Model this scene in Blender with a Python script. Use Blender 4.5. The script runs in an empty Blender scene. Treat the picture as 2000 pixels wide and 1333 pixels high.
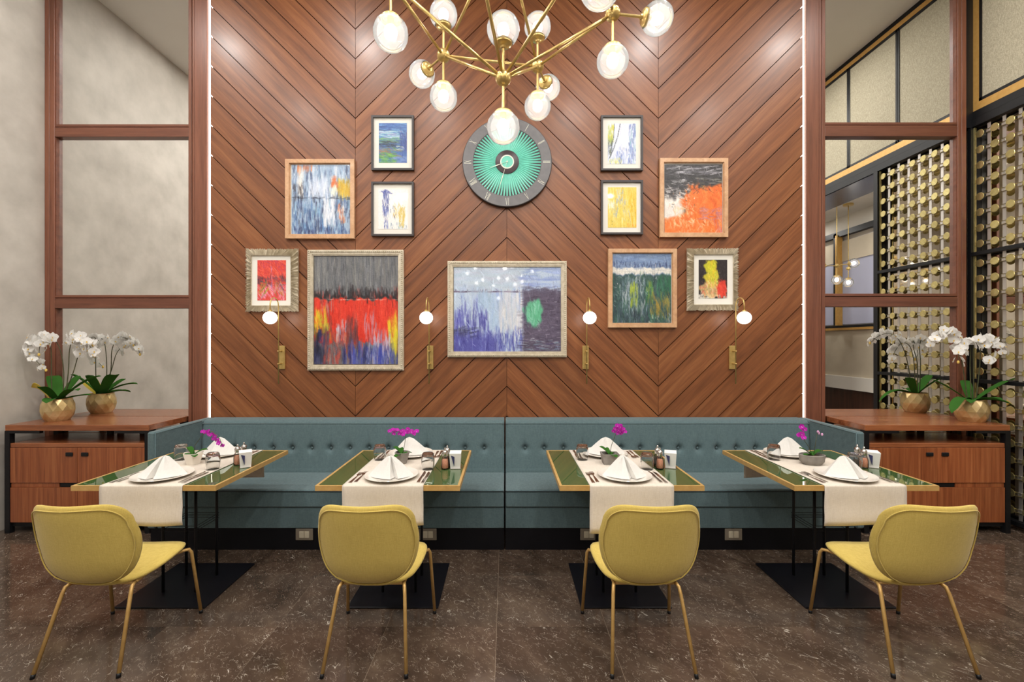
import bpy, math, random
import numpy as np
from mathutils import Vector, Matrix, Euler

random.seed(11)
S = bpy.context.scene
COL = S.collection
PI = math.pi

# ------------------------------------------------------------------ camera
F, CX, CY, HC = 880.0, 988.0, 671.0, 1.53      # focal length in px of a 2000 px frame, vanishing point, eye height
cam_d = bpy.data.cameras.new('camera')
cam = bpy.data.objects.new('camera', cam_d)
COL.objects.link(cam)
cam.location = (0, 0, HC)
cam.rotation_euler = (PI / 2, 0, 0)
cam_d.sensor_width = 36.0
cam_d.lens = F / 2000 * 36.0
cam_d.shift_x = (1000 - CX) / 2000
cam_d.shift_y = (CY - 666.5) / 2000
cam_d.clip_start = 0.05
S.camera = cam

# ------------------------------------------------------------------ world / exposure
S.view_settings.view_transform = 'Standard'
S.view_settings.look = 'None'
S.view_settings.gamma = 1.0
S.view_settings.use_curve_mapping = False
S.view_settings.exposure = -0.03
S.cycles.use_denoising = True
S.cycles.max_bounces = 6
S.cycles.diffuse_bounces = 3
S.cycles.glossy_bounces = 4
S.cycles.transmission_bounces = 6
S.cycles.use_adaptive_sampling = True
S.cycles.adaptive_threshold = 0.08
S.cycles.adaptive_min_samples = 16
S.cycles.transparent_max_bounces = 10
S.cycles.sample_clamp_indirect = 3.0
S.cycles.caustics_reflective = True
S.cycles.caustics_refractive = False
w = bpy.data.worlds.new('world')
S.world = w
w.use_nodes = True
w.node_tree.nodes['Background'].inputs[0].default_value = (1.0, 0.93, 0.84, 1)
w.node_tree.nodes['Background'].inputs[1].default_value = 0.15

DOWN_W = 34.0      # power of one added, unseen ceiling downlight
BULB_E = 30.0      # emission of a chandelier bulb
SCONCE_E = 5.0
LED_E = 4.0

# room planes
YW = 4.00          # front of the plank wall
YM = 4.06          # mirror glass
XL, XR = -4.12, 4.185
ZC = 5.0
YB = -5.0


def P(px, py, D):
    return Vector(((px - CX) * D / F, D, HC - (py - CY) * D / F))


# ------------------------------------------------------------------ materials
def lin(c):
    return tuple((x / 12.92 if x <= 0.04045 else ((x + 0.055) / 1.055) ** 2.4) for x in c)


def rgb(r, g, b):
    return lin((r / 255, g / 255, b / 255))


MATS = {}


class NT:
    def __init__(self, name):
        self.m = bpy.data.materials.new(name)
        self.m.use_nodes = True
        self.t = self.m.node_tree
        self.b = self.t.nodes['Principled BSDF']
        MATS[name] = self.m

    def n(self, typ, **kw):
        nd = self.t.nodes.new(typ)
        for k, v in kw.items():
            if k.startswith('i_'):
                key = k[2:]
                key = int(key) if key.isdigit() else key
                nd.inputs[key].default_value = v
            else:
                setattr(nd, k, v)
        return nd

    def l(self, a, b):
        self.t.links.new(a, b)

    def set(self, **kw):
        for k, v in kw.items():
            inp = self.b.inputs[k.replace('_', ' ')]
            if isinstance(v, tuple) and len(v) == 3:
                v = v + (1,)
            inp.default_value = v
        return self

    def ramp(self, stops):
        r = self.n('ShaderNodeValToRGB')
        el = r.color_ramp.elements
        while len(el) > 1:
            el.remove(el[-1])
        el[0].position = stops[0][0]
        el[0].color = tuple(stops[0][1]) + (1,)
        for p, c in stops[1:]:
            e = el.new(p)
            e.color = tuple(c) + (1,)
        return r

    def coords(self, kind='Object', rot=(0, 0, 0), scale=(1, 1, 1)):
        if kind == 'World':
            src = self.n('ShaderNodeNewGeometry').outputs['Position']
        else:
            src = self.n('ShaderNodeTexCoord').outputs[kind]
        if any(rot):
            a = self.n('ShaderNodeMapping')
            a.inputs['Rotation'].default_value = rot
            self.l(src, a.inputs['Vector'])
            src = a.outputs[0]
        b = self.n('ShaderNodeMapping')
        b.inputs['Scale'].default_value = scale
        self.l(src, b.inputs['Vector'])
        return b.outputs[0]

    def noise(self, vec, scale, detail=4, rough=0.55, dist=0.0):
        n = self.n('ShaderNodeTexNoise')
        n.inputs['Scale'].default_value = scale
        n.inputs['Detail'].default_value = detail
        n.inputs['Roughness'].default_value = rough
        n.inputs['Distortion'].default_value = dist
        self.l(vec, n.inputs['Vector'])
        return n.outputs['Fac']

    def bump(self, fac, strength, dist=0.002):
        b = self.n('ShaderNodeBump')
        b.inputs['Strength'].default_value = strength
        b.inputs['Distance'].default_value = dist
        self.l(fac, b.inputs['Height'])
        self.l(b.outputs[0], self.b.inputs['Normal'])

    def mixc(self, fac, a, b, mode='MIX'):
        m = self.n('ShaderNodeMix')
        m.data_type = 'RGBA'
        m.blend_type = mode
        for v, sock in ((fac, m.inputs[0]), (a, m.inputs[6]), (b, m.inputs[7])):
            if hasattr(v, 'links'):
                self.l(v, sock)
            elif isinstance(v, (int, float)):
                sock.default_value = v
            else:
                sock.default_value = tuple(v) + (1,)
        return m.outputs[2]


def plain(name, col, rough=0.5, metal=0.0, **kw):
    t = NT(name)
    t.set(Base_Color=col, Roughness=rough, Metallic=metal, **kw)
    return t.m


def mottled(name, c1, c2, scale, rough=0.6, detail=5, bump=0.0, vec_scale=(1, 1, 1), metal=0.0, kind='Object', bdist=0.002):
    t = NT(name)
    t.set(Roughness=rough, Metallic=metal)
    v = t.coords(kind, scale=vec_scale)
    f = t.noise(v, scale, detail)
    r = t.ramp([(0.3, c1), (0.7, c2)])
    t.l(f, r.inputs[0])
    t.l(r.outputs[0], t.b.inputs['Base Color'])
    if bump:
        t.bump(f, bump, bdist)
    return t.m


def wood(name, dark, mid, light, rot=(0, 0, 0), stretch=(0.9, 14, 14), rough=0.38, var=0.25, kind='Object'):
    t = NT(name)
    t.set(Roughness=rough)
    src = t.n('ShaderNodeTexCoord').outputs['Object'] if kind == 'Object' else t.n('ShaderNodeNewGeometry').outputs['Position']
    a = t.n('ShaderNodeMapping')
    a.inputs['Rotation'].default_value = rot
    t.l(src, a.inputs['Vector'])
    oi = t.n('ShaderNodeObjectInfo')
    add = t.n('ShaderNodeVectorMath', operation='ADD')
    sc = t.n('ShaderNodeVectorMath', operation='SCALE')
    comb = t.n('ShaderNodeCombineXYZ')
    for i in range(3):
        t.l(oi.outputs['Random'], comb.inputs[i])
    t.l(comb.outputs[0], sc.inputs[0])
    sc.inputs['Scale'].default_value = 37.0
    t.l(a.outputs[0], add.inputs[0])
    t.l(sc.outputs[0], add.inputs[1])
    b = t.n('ShaderNodeMapping')
    b.inputs['Scale'].default_value = stretch
    t.l(add.outputs[0], b.inputs['Vector'])
    f1 = t.noise(b.outputs[0], 1.6, 5, 0.6, 0.6)
    f2 = t.noise(b.outputs[0], 9.0, 4, 0.7)
    r = t.ramp([(0.25, dark), (0.5, mid), (0.75, light)])
    t.l(f1, r.inputs[0])
    r2 = t.ramp([(0.3, (0.80, 0.78, 0.76)), (0.65, (1.05, 1.05, 1.05))])
    t.l(f2, r2.inputs[0])
    c = t.mixc(0.8, r.outputs[0], r2.outputs[0], 'MULTIPLY')
    hs = t.n('ShaderNodeHueSaturation')
    mr = t.n('ShaderNodeMapRange')
    mr.inputs['To Min'].default_value = 1 - var
    mr.inputs['To Max'].default_value = 1 + var
    t.l(oi.outputs['Random'], mr.inputs[0])
    t.l(mr.outputs[0], hs.inputs['Value'])
    t.l(c, hs.inputs['Color'])
    t.l(hs.outputs[0], t.b.inputs['Base Color'])
    t.b.inputs['Coat Weight'].default_value = 0.15
    t.b.inputs['Coat Roughness'].default_value = 0.22
    t.bump(f2, 0.12, 0.0015)
    return t.m


def fabric(name, c1, c2, rough=0.9, scale=260, bump=0.25, weave=True):
    t = NT(name)
    t.set(Roughness=rough)
    t.b.inputs['Sheen Weight'].default_value = 0.15
    v = t.coords('Object')
    f = t.noise(v, scale, 2)
    vx = t.coords('Object', scale=(1, 1, 12))
    f2 = t.noise(vx, 45, 3)
    vz = t.coords('Object', scale=(12, 1, 1))
    f3 = t.noise(vz, 30, 3)
    m1 = t.n('ShaderNodeMath', operation='ADD')
    t.l(f, m1.inputs[0]); t.l(f2, m1.inputs[1])
    m2 = t.n('ShaderNodeMath', operation='ADD')
    t.l(m1.outputs[0], m2.inputs[0]); t.l(f3, m2.inputs[1])
    m3 = t.n('ShaderNodeMath', operation='MULTIPLY')
    t.l(m2.outputs[0], m3.inputs[0]); m3.inputs[1].default_value = 1 / 3
    r = t.ramp([(0.38, c1), (0.62, c2)])
    t.l(m3.outputs[0], r.inputs[0])
    t.l(r.outputs[0], t.b.inputs['Base Color'])
    t.bump(m3.outputs[0], bump, 0.0015)
    return t.m


def marble(name):
    t = NT(name)
    t.set(Roughness=0.11)
    t.b.inputs['Specular IOR Level'].default_value = 0.5
    pos = t.n('ShaderNodeNewGeometry').outputs['Position']
    oi = t.n('ShaderNodeObjectInfo')
    comb = t.n('ShaderNodeCombineXYZ')
    for i in range(3):
        t.l(oi.outputs['Random'], comb.inputs[i])
    sc = t.n('ShaderNodeVectorMath', operation='SCALE')
    t.l(comb.outputs[0], sc.inputs[0]); sc.inputs['Scale'].default_value = 23.0
    add = t.n('ShaderNodeVectorMath', operation='ADD')
    t.l(pos, add.inputs[0]); t.l(sc.outputs[0], add.inputs[1])
    rot = t.n('ShaderNodeMapping')
    rot.inputs['Rotation'].default_value = (0, 0, 0.9)
    t.l(add.outputs[0], rot.inputs['Vector'])
    st = t.n('ShaderNodeMapping')
    st.inputs['Scale'].default_value = (1.0, 2.2, 1)
    t.l(rot.outputs[0], st.inputs['Vector'])
    v = st.outputs[0]
    base = t.noise(v, 2.2, 6, 0.65, 0.8)
    r = t.ramp([(0.28, rgb(60, 48, 39)), (0.5, rgb(79, 64, 53)), (0.75, rgb(98, 82, 68))])
    t.l(base, r.inputs[0])
    # thin broken veins: two ridged noises kept only in patches
    out = r.outputs[0]
    for (s, wdt, ms, col, lo) in ((6.0, 0.0075, 17.0, rgb(205, 196, 182), 0.555), (13.0, 0.012, 26.0, rgb(168, 156, 142), 0.53), (27.0, 0.02, 30.0, rgb(140, 126, 112), 0.50)):
        n = t.noise(v, s, 2, 0.5, 0.9)
        sub = t.n('ShaderNodeMath', operation='SUBTRACT'); t.l(n, sub.inputs[0]); sub.inputs[1].default_value = 0.5
        ab = t.n('ShaderNodeMath', operation='ABSOLUTE'); t.l(sub.outputs[0], ab.inputs[0])
        line = t.n('ShaderNodeMapRange')
        line.inputs['From Min'].default_value = 0.0
        line.inputs['From Max'].default_value = wdt
        line.inputs['To Min'].default_value = 1.0
        line.inputs['To Max'].default_value = 0.0
        t.l(ab.outputs[0], line.inputs[0])
        mk = t.noise(add.outputs[0], ms, 2)
        mr = t.n('ShaderNodeMapRange')
        mr.inputs['From Min'].default_value = lo
        mr.inputs['From Max'].default_value = lo + 0.05
        t.l(mk, mr.inputs[0])
        mul = t.n('ShaderNodeMath', operation='MULTIPLY')
        t.l(line.outputs[0], mul.inputs[0]); t.l(mr.outputs[0], mul.inputs[1])
        mul2 = t.n('ShaderNodeMath', operation='MULTIPLY')
        t.l(mul.outputs[0], mul2.inputs[0]); mul2.inputs[1].default_value = 0.9
        out = t.mixc(mul2.outputs[0], out, col)
    hs = t.n('ShaderNodeHueSaturation')
    mr = t.n('ShaderNodeMapRange')
    mr.inputs['To Min'].default_value = 0.82
    mr.inputs['To Max'].default_value = 1.12
    t.l(oi.outputs['Random'], mr.inputs[0])
    t.l(mr.outputs[0], hs.inputs['Value'])
    t.l(out, hs.inputs['Color'])
    t.l(hs.outputs[0], t.b.inputs['Base Color'])
    return t.m


def emission(name, col, strength, base=(0.9, 0.9, 0.9)):
    t = NT(name)
    t.set(Base_Color=base, Roughness=0.4)
    t.b.inputs['Emission Color'].default_value = tuple(col) + (1,)
    t.b.inputs['Emission Strength'].default_value = strength
    return t.m


def thin_glass(name, haze=0.06):
    """thin blown glass: clear, reflecting at grazing angles, faintly seeded with bubbles"""
    t = NT(name)
    t.t.nodes.remove(t.b)
    out = t.t.nodes['Material Output']
    tr = t.n('ShaderNodeBsdfTransparent')
    gl = t.n('ShaderNodeBsdfGlossy')
    gl.inputs['Roughness'].default_value = 0.03
    tl = t.n('ShaderNodeBsdfTranslucent')
    tl.inputs['Color'].default_value = (1, 1, 1, 1)
    v = t.coords('Object')
    vo = t.n('ShaderNodeTexVoronoi')
    vo.inputs['Scale'].default_value = 75
    t.l(v, vo.inputs['Vector'])
    bub = t.n('ShaderNodeMapRange')
    bub.inputs['From Min'].default_value = 0.12
    bub.inputs['From Max'].default_value = 0.2
    bub.inputs['To Min'].default_value = 0.22
    bub.inputs['To Max'].default_value = 0.0
    t.l(vo.outputs['Distance'], bub.inputs[0])
    lw = t.n('ShaderNodeLayerWeight')
    lw.inputs['Blend'].default_value = 0.22
    hz = t.n('ShaderNodeMath', operation='ADD')
    t.l(bub.outputs[0], hz.inputs[0]); hz.inputs[1].default_value = haze
    m1 = t.n('ShaderNodeMixShader')
    t.l(hz.outputs[0], m1.inputs[0]); t.l(tr.outputs[0], m1.inputs[1]); t.l(tl.outputs[0], m1.inputs[2])
    m2 = t.n('ShaderNodeMixShader')
    t.l(lw.outputs['Fresnel'], m2.inputs[0]); t.l(m1.outputs[0], m2.inputs[1]); t.l(gl.outputs[0], m2.inputs[2])
    t.l(m2.outputs[0], out.inputs[0])
    return t.m


def petal_mat(name, col, mix=0.35):
    t = NT(name)
    t.t.nodes.remove(t.b)
    d = t.n('ShaderNodeBsdfDiffuse'); tl = t.n('ShaderNodeBsdfTranslucent')
    v = t.coords('Object')
    r = t.ramp([(0.3, tuple(x * 0.86 for x in col)), (0.7, col)])
    t.l(t.noise(v, 3.0, 3), r.inputs[0])
    t.l(r.outputs[0], d.inputs[0]); t.l(r.outputs[0], tl.inputs[0])
    m = t.n('ShaderNodeMixShader'); m.inputs[0].default_value = mix
    t.l(d.outputs[0], m.inputs[1]); t.l(tl.outputs[0], m.inputs[2])
    t.l(m.outputs[0], t.t.nodes['Material Output'].inputs[0])
    return t.m


def vcol(name, rough=0.35, coat=0.0):
    t = NT(name)
    t.set(Roughness=rough)
    t.b.inputs['Coat Weight'].default_value = coat
    t.b.inputs['Coat Roughness'].default_value = 0.04
    a = t.n('ShaderNodeAttribute', attribute_name='Col')
    t.l(a.outputs['Color'], t.b.inputs['Base Color'])
    v = t.coords('Object')
    t.bump(t.noise(v, 160, 3), 0.2, 0.001)
    return t.m


WD, WM, WL = rgb(100, 55, 28), rgb(130, 77, 42), rgb(152, 97, 57)
M_plank_d = wood('plank_wood_falling', WD, WM, WL, rot=(0, -PI / 4, 0), stretch=(0.8, 10, 13), rough=0.42, var=0.10, kind='World')
M_plank_u = wood('plank_wood_rising', WD, WM, WL, rot=(0, PI / 4, 0), stretch=(0.8, 10, 13), rough=0.42, var=0.10, kind='World')
M_post = wood('frame_wood', rgb(98, 58, 42), rgb(122, 74, 54), rgb(134, 84, 62), stretch=(14, 14, 0.8), rough=0.4, var=0.08, kind='World')
M_rail = wood('rail_wood', rgb(92, 52, 38), rgb(114, 68, 50), rgb(126, 78, 58), stretch=(0.8, 14, 14), rough=0.4, var=0.08, kind='World')
M_cab = wood('cabinet_wood', rgb(112, 56, 28), rgb(148, 82, 46), rgb(172, 106, 63), stretch=(24, 14, 0.7), rough=0.35, var=0.08)
M_cabtop = wood('cabinet_top_wood', rgb(112, 60, 34), rgb(148, 88, 54), rgb(170, 108, 70), stretch=(0.8, 12, 12), rough=0.25, var=0.05)
M_darkwood = wood('dark_wood', rgb(48, 28, 20), rgb(70, 42, 30), rgb(84, 52, 38), stretch=(14, 14, 0.8), rough=0.4, var=0.05)
M_groove = plain('groove_shadow_gap', rgb(52, 26, 18), 0.7)
M_plaster = mottled('plaster', rgb(174, 167, 157), rgb(200, 193, 183), 3.4, 0.7, 8, 0.15)
M_ceil = mottled('ceiling_paint', rgb(226, 222, 214), rgb(232, 229, 222), 1.5, 0.85, 2)
M_white = mottled('white_paint', rgb(214, 208, 198), rgb(222, 217, 208), 1.5, 0.8, 2)
M_beigepanel = mottled('beige_panel', rgb(180, 168, 148), rgb(190, 178, 158), 3, 0.8)
M_woven = None
t = NT('woven_cloth'); t.set(Roughness=0.85)
_v = t.coords('Object', rot=(0.6, 0, 0), scale=(1, 1, 1))
_f = t.noise(_v, 120, 2)
_v2 = t.coords('Object', scale=(1, 9, 1)); _f2 = t.noise(_v2, 26, 3)
_m = t.n('ShaderNodeMath', operation='MULTIPLY'); t.l(_f, _m.inputs[0]); t.l(_f2, _m.inputs[1])
_r = t.ramp([(0.15, rgb(158, 150, 128)), (0.38, rgb(194, 186, 162))]); t.l(_m.outputs[0], _r.inputs[0])
t.l(_r.outputs[0], t.b.inputs['Base Color']); t.bump(_m.outputs[0], 0.4, 0.003)
M_woven = t.m
M_black = plain('black_metal', (0.006, 0.006, 0.007), 0.45, Specular_IOR_Level=0.3)
M_blackplate = plain('black_steel_plate', (0.005, 0.005, 0.008), 0.38, Specular_IOR_Level=0.3)
M_plinth = plain('black_plinth', (0.004, 0.004, 0.006), 0.5, Specular_IOR_Level=0.25)
M_blueblack = plain('dark_soffit', rgb(62, 66, 80), 0.25)
M_brass = mottled('brushed_brass', rgb(206, 176, 108), rgb(222, 194, 128), 40, 0.30, 3, metal=0.75)
M_gold = mottled('gold_strip', rgb(196, 150, 78), rgb(208, 164, 92), 30, 0.4, 3, metal=0.35)
M_tablegold = mottled('gold_lacquered_edge', rgb(196, 156, 92), rgb(208, 170, 106), 30, 0.42, 3, metal=0.25)
M_leggold = mottled('gold_leg', rgb(192, 152, 88), rgb(206, 168, 104), 30, 0.38, 3, metal=0.4)
M_disc = mottled('gold_disc', rgb(206, 190, 126), rgb(226, 212, 152), 25, 0.24, 3, metal=0.85)
M_potgold = mottled('hammered_gold', rgb(200, 170, 112), rgb(232, 208, 158), 14, 0.30, 4, metal=0.7)
M_strap = plain('pale_metal_strap', rgb(196, 190, 184), 0.3, 0.7)
M_mirror = plain('mirror_glass', (0.90, 0.90, 0.88), 0.0, 1.0)
M_mirrorb = plain('bronze_mirror', (0.90, 0.83, 0.72), 0.03, 1.0)
M_globe = thin_glass('blown_glass', 0.14)
M_globe2 = thin_glass('clear_glass', 0.02)
M_bulb = emission('bulb_light', (1.0, 0.95, 0.88), BULB_E)
M_opal = emission('opal_glass', (1.0, 0.95, 0.88), SCONCE_E)
M_led = emission('led_light', (1.0, 0.90, 0.78), LED_E)
M_downl = emission('added_downlight_lens', (1.0, 0.94, 0.86), 6.0)
M_winlit = emission('backlit_blind', (0.62, 0.63, 0.80), 0.14, (0.30, 0.30, 0.38))
M_teal = fabric('teal_upholstery', rgb(70, 90, 94), rgb(94, 115, 118), scale=300)
M_tealdark = plain('dark_teal_piping', rgb(34, 46, 50), 0.8)
M_yellow = fabric('mustard_upholstery', rgb(186, 160, 76), rgb(206, 182, 96), scale=420, bump=0.15)
M_linen = fabric('natural_linen', rgb(206, 194, 178), rgb(222, 212, 198), scale=350, bump=0.35)
M_napkin = fabric('white_cotton', rgb(214, 211, 205), rgb(224, 221, 216), scale=400, bump=0.08)
M_paper = plain('white_paper', rgb(236, 234, 230), 0.7)
M_navy = plain('navy_print', rgb(44, 46, 84), 0.6)
M_plate = plain('ivory_porcelain', rgb(222, 215, 204), 0.15)
M_steel = plain('stainless_steel', (0.62, 0.60, 0.58), 0.16, 1.0)
t = NT('green_glass_top'); t.set(Base_Color=rgb(66, 92, 52), Roughness=0.03)
t.b.inputs['Coat Weight'].default_value = 0.6; t.b.inputs['Coat Roughness'].default_value = 0.01
M_greenglass = t.m
t = NT('drinking_glass'); t.set(Base_Color=(0.97, 0.97, 0.96), Roughness=0.01); t.b.inputs['Transmission Weight'].default_value = 1.0
t.b.inputs['IOR'].default_value = 1.45
M_glass = t.m
M_salt = mottled('pink_salt', rgb(214, 128, 96), rgb(240, 190, 160), 160, 0.7)
M_pepper = mottled('peppercorns', rgb(40, 34, 30), rgb(96, 84, 72), 160, 0.7)
M_concrete = mottled('grey_concrete', rgb(124, 118, 112), rgb(150, 144, 137), 22, 0.85, 6, 0.2)
M_whitepot = mottled('ivory_paper_wrap', rgb(226, 216, 202), rgb(236, 228, 216), 8, 0.7)
M_soil = mottled('bark_soil', rgb(46, 34, 24), rgb(86, 66, 46), 90, 0.95)
M_leaf = petal_mat('orchid_leaf', rgb(72, 122, 54))
M_leafy = mottled('yellow_leaf', rgb(206, 180, 44), rgb(226, 204, 76), 9, 0.5)
M_stem = mottled('orchid_stem', rgb(54, 58, 34), rgb(86, 84, 50), 20, 0.6)
M_petal = petal_mat('white_petal', rgb(252, 250, 246))
M_lip = plain('yellow_lip', rgb(226, 190, 96), 0.6)
M_magenta = petal_mat('magenta_petal', rgb(206, 56, 190))
M_pinkbud = plain('pale_pink_bud', rgb(214, 160, 200), 0.6)
M_marble = marble('brown_marble')
M_grout = plain('tile_grout', rgb(134, 118, 100), 0.8)
M_socketplate = plain('socket_plate', rgb(126, 116, 102), 0.4)
M_socket = plain('socket_module', rgb(196, 186, 164), 0.35)
M_clockring = mottled('grey_clock_ring', rgb(104, 102, 104), rgb(116, 114, 115), 20, 0.45)
M_clockedge = plain('clock_edge', rgb(44, 40, 42), 0.5)
M_tealdial = plain('teal_dial', rgb(112, 204, 182), 0.35)
M_hub = plain('clock_hub_brown', rgb(56, 40, 44), 0.35)
M_cream = plain('cream_enamel', rgb(232, 232, 216), 0.4)
M_ash = wood('ash_frame', rgb(188, 140, 100), rgb(206, 162, 122), rgb(218, 178, 140), stretch=(6, 6, 6), rough=0.5, var=0.04)
M_thinframe = plain('charcoal_frame', rgb(62, 56, 56), 0.45)
M_champ = mottled('champagne_frame', rgb(196, 184, 160), rgb(224, 214, 194), 30, 0.36, 4, metal=0.3)
M_mat = plain('mat_board', rgb(232, 228, 218), 0.8)
M_art = vcol('oil_paint', 0.38, 0.15)
M_artgloss = vcol('varnished_oil_paint', 0.25, 1.0)
M_lampwhite = plain('white_lamp_rim', rgb(225, 222, 215), 0.5)


# ------------------------------------------------------------------ geometry helpers
def link(o, parent=None):
    COL.objects.link(o)
    if parent is not None:
        o.parent = parent
    return o


class MB:
    def __init__(self):
        self.v = []; self.f = []; self.mi = []

    def add(self, vs, fs, mi=0):
        b = len(self.v)
        self.v.extend([tuple(x) for x in vs])
        self.f.extend([tuple(b + i for i in q) for q in fs])
        self.mi.extend([mi] * len(fs))
        return self

    def box(self, a, b, mi=0, bev=0.0):
        x0, x1 = sorted((a[0], b[0])); y0, y1 = sorted((a[1], b[1])); z0, z1 = sorted((a[2], b[2]))
        if bev <= 0:
            vs = [(x, y, z) for z in (z0, z1) for y in (y0, y1) for x in (x0, x1)]
            fs = [(0, 2, 3, 1), (4, 5, 7, 6), (0, 1, 5, 4), (2, 6, 7, 3), (0, 4, 6, 2), (1, 3, 7, 5)]
            return self.add(vs, fs, mi)
        # chamfered box: three vertices per corner
        e = min(bev, (x1 - x0) / 2.01, (y1 - y0) / 2.01, (z1 - z0) / 2.01)
        idx = {}; vs = []
        for sx in (0, 1):
            for sy in (0, 1):
                for sz in (0, 1):
                    X = (x0, x1)[sx]; Y = (y0, y1)[sy]; Z = (z0, z1)[sz]
                    ix = X + (e if sx == 0 else -e); iy = Y + (e if sy == 0 else -e); iz = Z + (e if sz == 0 else -e)
                    for ax, p in ((0, (X, iy, iz)), (1, (ix, Y, iz)), (2, (ix, iy, Z))):
                        idx[(sx, sy, sz, ax)] = len(vs); vs.append(p)
        g = lambda *k: idx[k]
        fs = []
        for s in (0, 1):
            q = [g(s, 0, 0, 0), g(s, 1, 0, 0), g(s, 1, 1, 0), g(s, 0, 1, 0)]; fs.append(q if s else q[::-1])
            q = [g(0, s, 0, 1), g(1, s, 0, 1), g(1, s, 1, 1), g(0, s, 1, 1)]; fs.append(q[::-1] if s else q)
            q = [g(0, 0, s, 2), g(1, 0, s, 2), g(1, 1, s, 2), g(0, 1, s, 2)]; fs.append(q if s else q[::-1])
        for a_ in (0, 1):
            for b_ in (0, 1):
                fs.append([g(0, a_, b_, 1), g(1, a_, b_, 1), g(1, a_, b_, 2), g(0, a_, b_, 2)])
                fs.append([g(a_, 0, b_, 0), g(a_, 1, b_, 0), g(a_, 1, b_, 2), g(a_, 0, b_, 2)])
                fs.append([g(a_, b_, 0, 0), g(a_, b_, 1, 0), g(a_, b_, 1, 1), g(a_, b_, 0, 1)])
        for sx in (0, 1):
            for sy in (0, 1):
                for sz in (0, 1):
                    fs.append([g(sx, sy, sz, 0), g(sx, sy, sz, 1), g(sx, sy, sz, 2)])
        return self.add(vs, fs, mi)

    def tube(self, pts, r, seg=8, closed=False, caps=True, mi=0):
        pts = [Vector(p) for p in pts]
        n = len(pts)
        rs = r if isinstance(r, (list, tuple)) else [r] * n
        tang = []
        for i in range(n):
            a = pts[(i - 1) % n] if (closed or i > 0) else pts[i]
            b = pts[(i + 1) % n] if (closed or i < n - 1) else pts[i]
            d = (b - a)
            tang.append(d.normalized() if d.length > 1e-9 else Vector((0, 0, 1)))
        up = Vector((0, 0, 1)) if abs(tang[0].z) < 0.9 else Vector((1, 0, 0))
        nrm = (up - tang[0] * up.dot(tang[0])).normalized()
        vs = []
        for i in range(n):
            nrm = nrm - tang[i] * nrm.dot(tang[i])
            nrm.normalize()
            bn = tang[i].cross(nrm)
            for j in range(seg):
                a = 2 * PI * j / seg
                vs.append(pts[i] + (nrm * math.cos(a) + bn * math.sin(a)) * rs[i])
        fs = []
        m = n if closed else n - 1
        for i in range(m):
            for j in range(seg):
                a = i * seg + j; b = i * seg + (j + 1) % seg
                c = ((i + 1) % n) * seg + (j + 1) % seg; d = ((i + 1) % n) * seg + j
                fs.append((a, b, c, d))
        if caps and not closed:
            fs.append(tuple(range(seg))[::-1])
            fs.append(tuple((n - 1) * seg + j for j in range(seg)))
        return self.add(vs, fs, mi)

    def lathe(self, prof, seg=24, center=(0, 0, 0), mi=0, axis='z'):
        cx, cy, cz = center
        vs = []; fs = []; rings = []
        for (r, z) in prof:
            if r < 1e-6:
                rings.append([len(vs)]); vs.append((0, 0, z))
            else:
                base = len(vs)
                rings.append([base + j for j in range(seg)])
                for j in range(seg):
                    a = 2 * PI * j / seg
                    vs.append((r * math.cos(a), r * math.sin(a), z))
        for i in range(len(prof) - 1):
            A, B = rings[i], rings[i + 1]
            if len(A) == 1 and len(B) == 1:
                continue
            for j in range(seg):
                k = (j + 1) % seg
                if len(A) == 1:
                    fs.append((A[0], B[k], B[j]))
                elif len(B) == 1:
                    fs.append((A[j], A[k], B[0]))
                else:
                    fs.append((A[j], A[k], B[k], B[j]))
        if axis == 'y':        # lathe axis points to -y (towards the camera)
            vs = [(x, -z, y) for x, y, z in vs]
        vs = [(x + cx, y + cy, z + cz) for x, y, z in vs]
        return self.add(vs, fs, mi)

    def prism_xz(self, poly, y0, y1, mi=0):
        """polygon in the x-z plane, extruded from y0 (front) to y1 (back)"""
        n = len(poly)
        vs = [(x, y0, z) for x, z in poly] + [(x, y1, z) for x, z in poly]
        fs = [tuple(range(n)), tuple(range(2 * n - 1, n - 1, -1))]
        for i in range(n):
            j = (i + 1) % n
            fs.append((i, i + n, j + n, j))
        return self.add(vs, fs, mi)

    def prism_xy(self, poly, z0, z1, mi=0):
        n = len(poly)
        vs = [(x, y, z0) for x, y in poly] + [(x, y, z1) for x, y in poly]
        fs = [tuple(range(n))[::-1], tuple(range(n, 2 * n))]
        for i in range(n):
            j = (i + 1) % n
            fs.append((i, j, j + n, i + n))
        return self.add(vs, fs, mi)

    def sphere(self, c, r, seg=16, rings=10, sz=1.0, mi=0):
        prof = [(r * math.sin(PI * i / rings), -r * sz * math.cos(PI * i / rings)) for i in range(rings + 1)]
        prof[0] = (0, -r * sz); prof[-1] = (0, r * sz)
        return self.lathe(prof, seg, c, mi)

    def mesh(self, name, mats, smooth=False):
        me = bpy.data.meshes.new(name)
        me.from_pydata(self.v, [], self.f)
        if not isinstance(mats, (list, tuple)):
            mats = [mats]
        for m in mats:
            me.materials.append(m)
        if len(mats) > 1:
            me.polygons.foreach_set('material_index', self.mi)
        if smooth:
            me.polygons.foreach_set('use_smooth', [True] * len(me.polygons))
            if smooth != 'all':
                me.set_sharp_from_angle(angle=math.radians(smooth if smooth is not True else 40))
        me.update()
        return me

    def build(self, name, mats, parent=None, smooth=False, loc=None):
        o = bpy.data.objects.new(name, self.mesh(name, mats, smooth))
        link(o, parent)
        if loc is not None:
            o.location = loc
        return o


def tag(o, label=None, cat=None, group=None, kind=None):
    if label: o['label'] = label
    if cat: o['category'] = cat
    if group: o['group'] = group
    if kind: o['kind'] = kind
    return o


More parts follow.
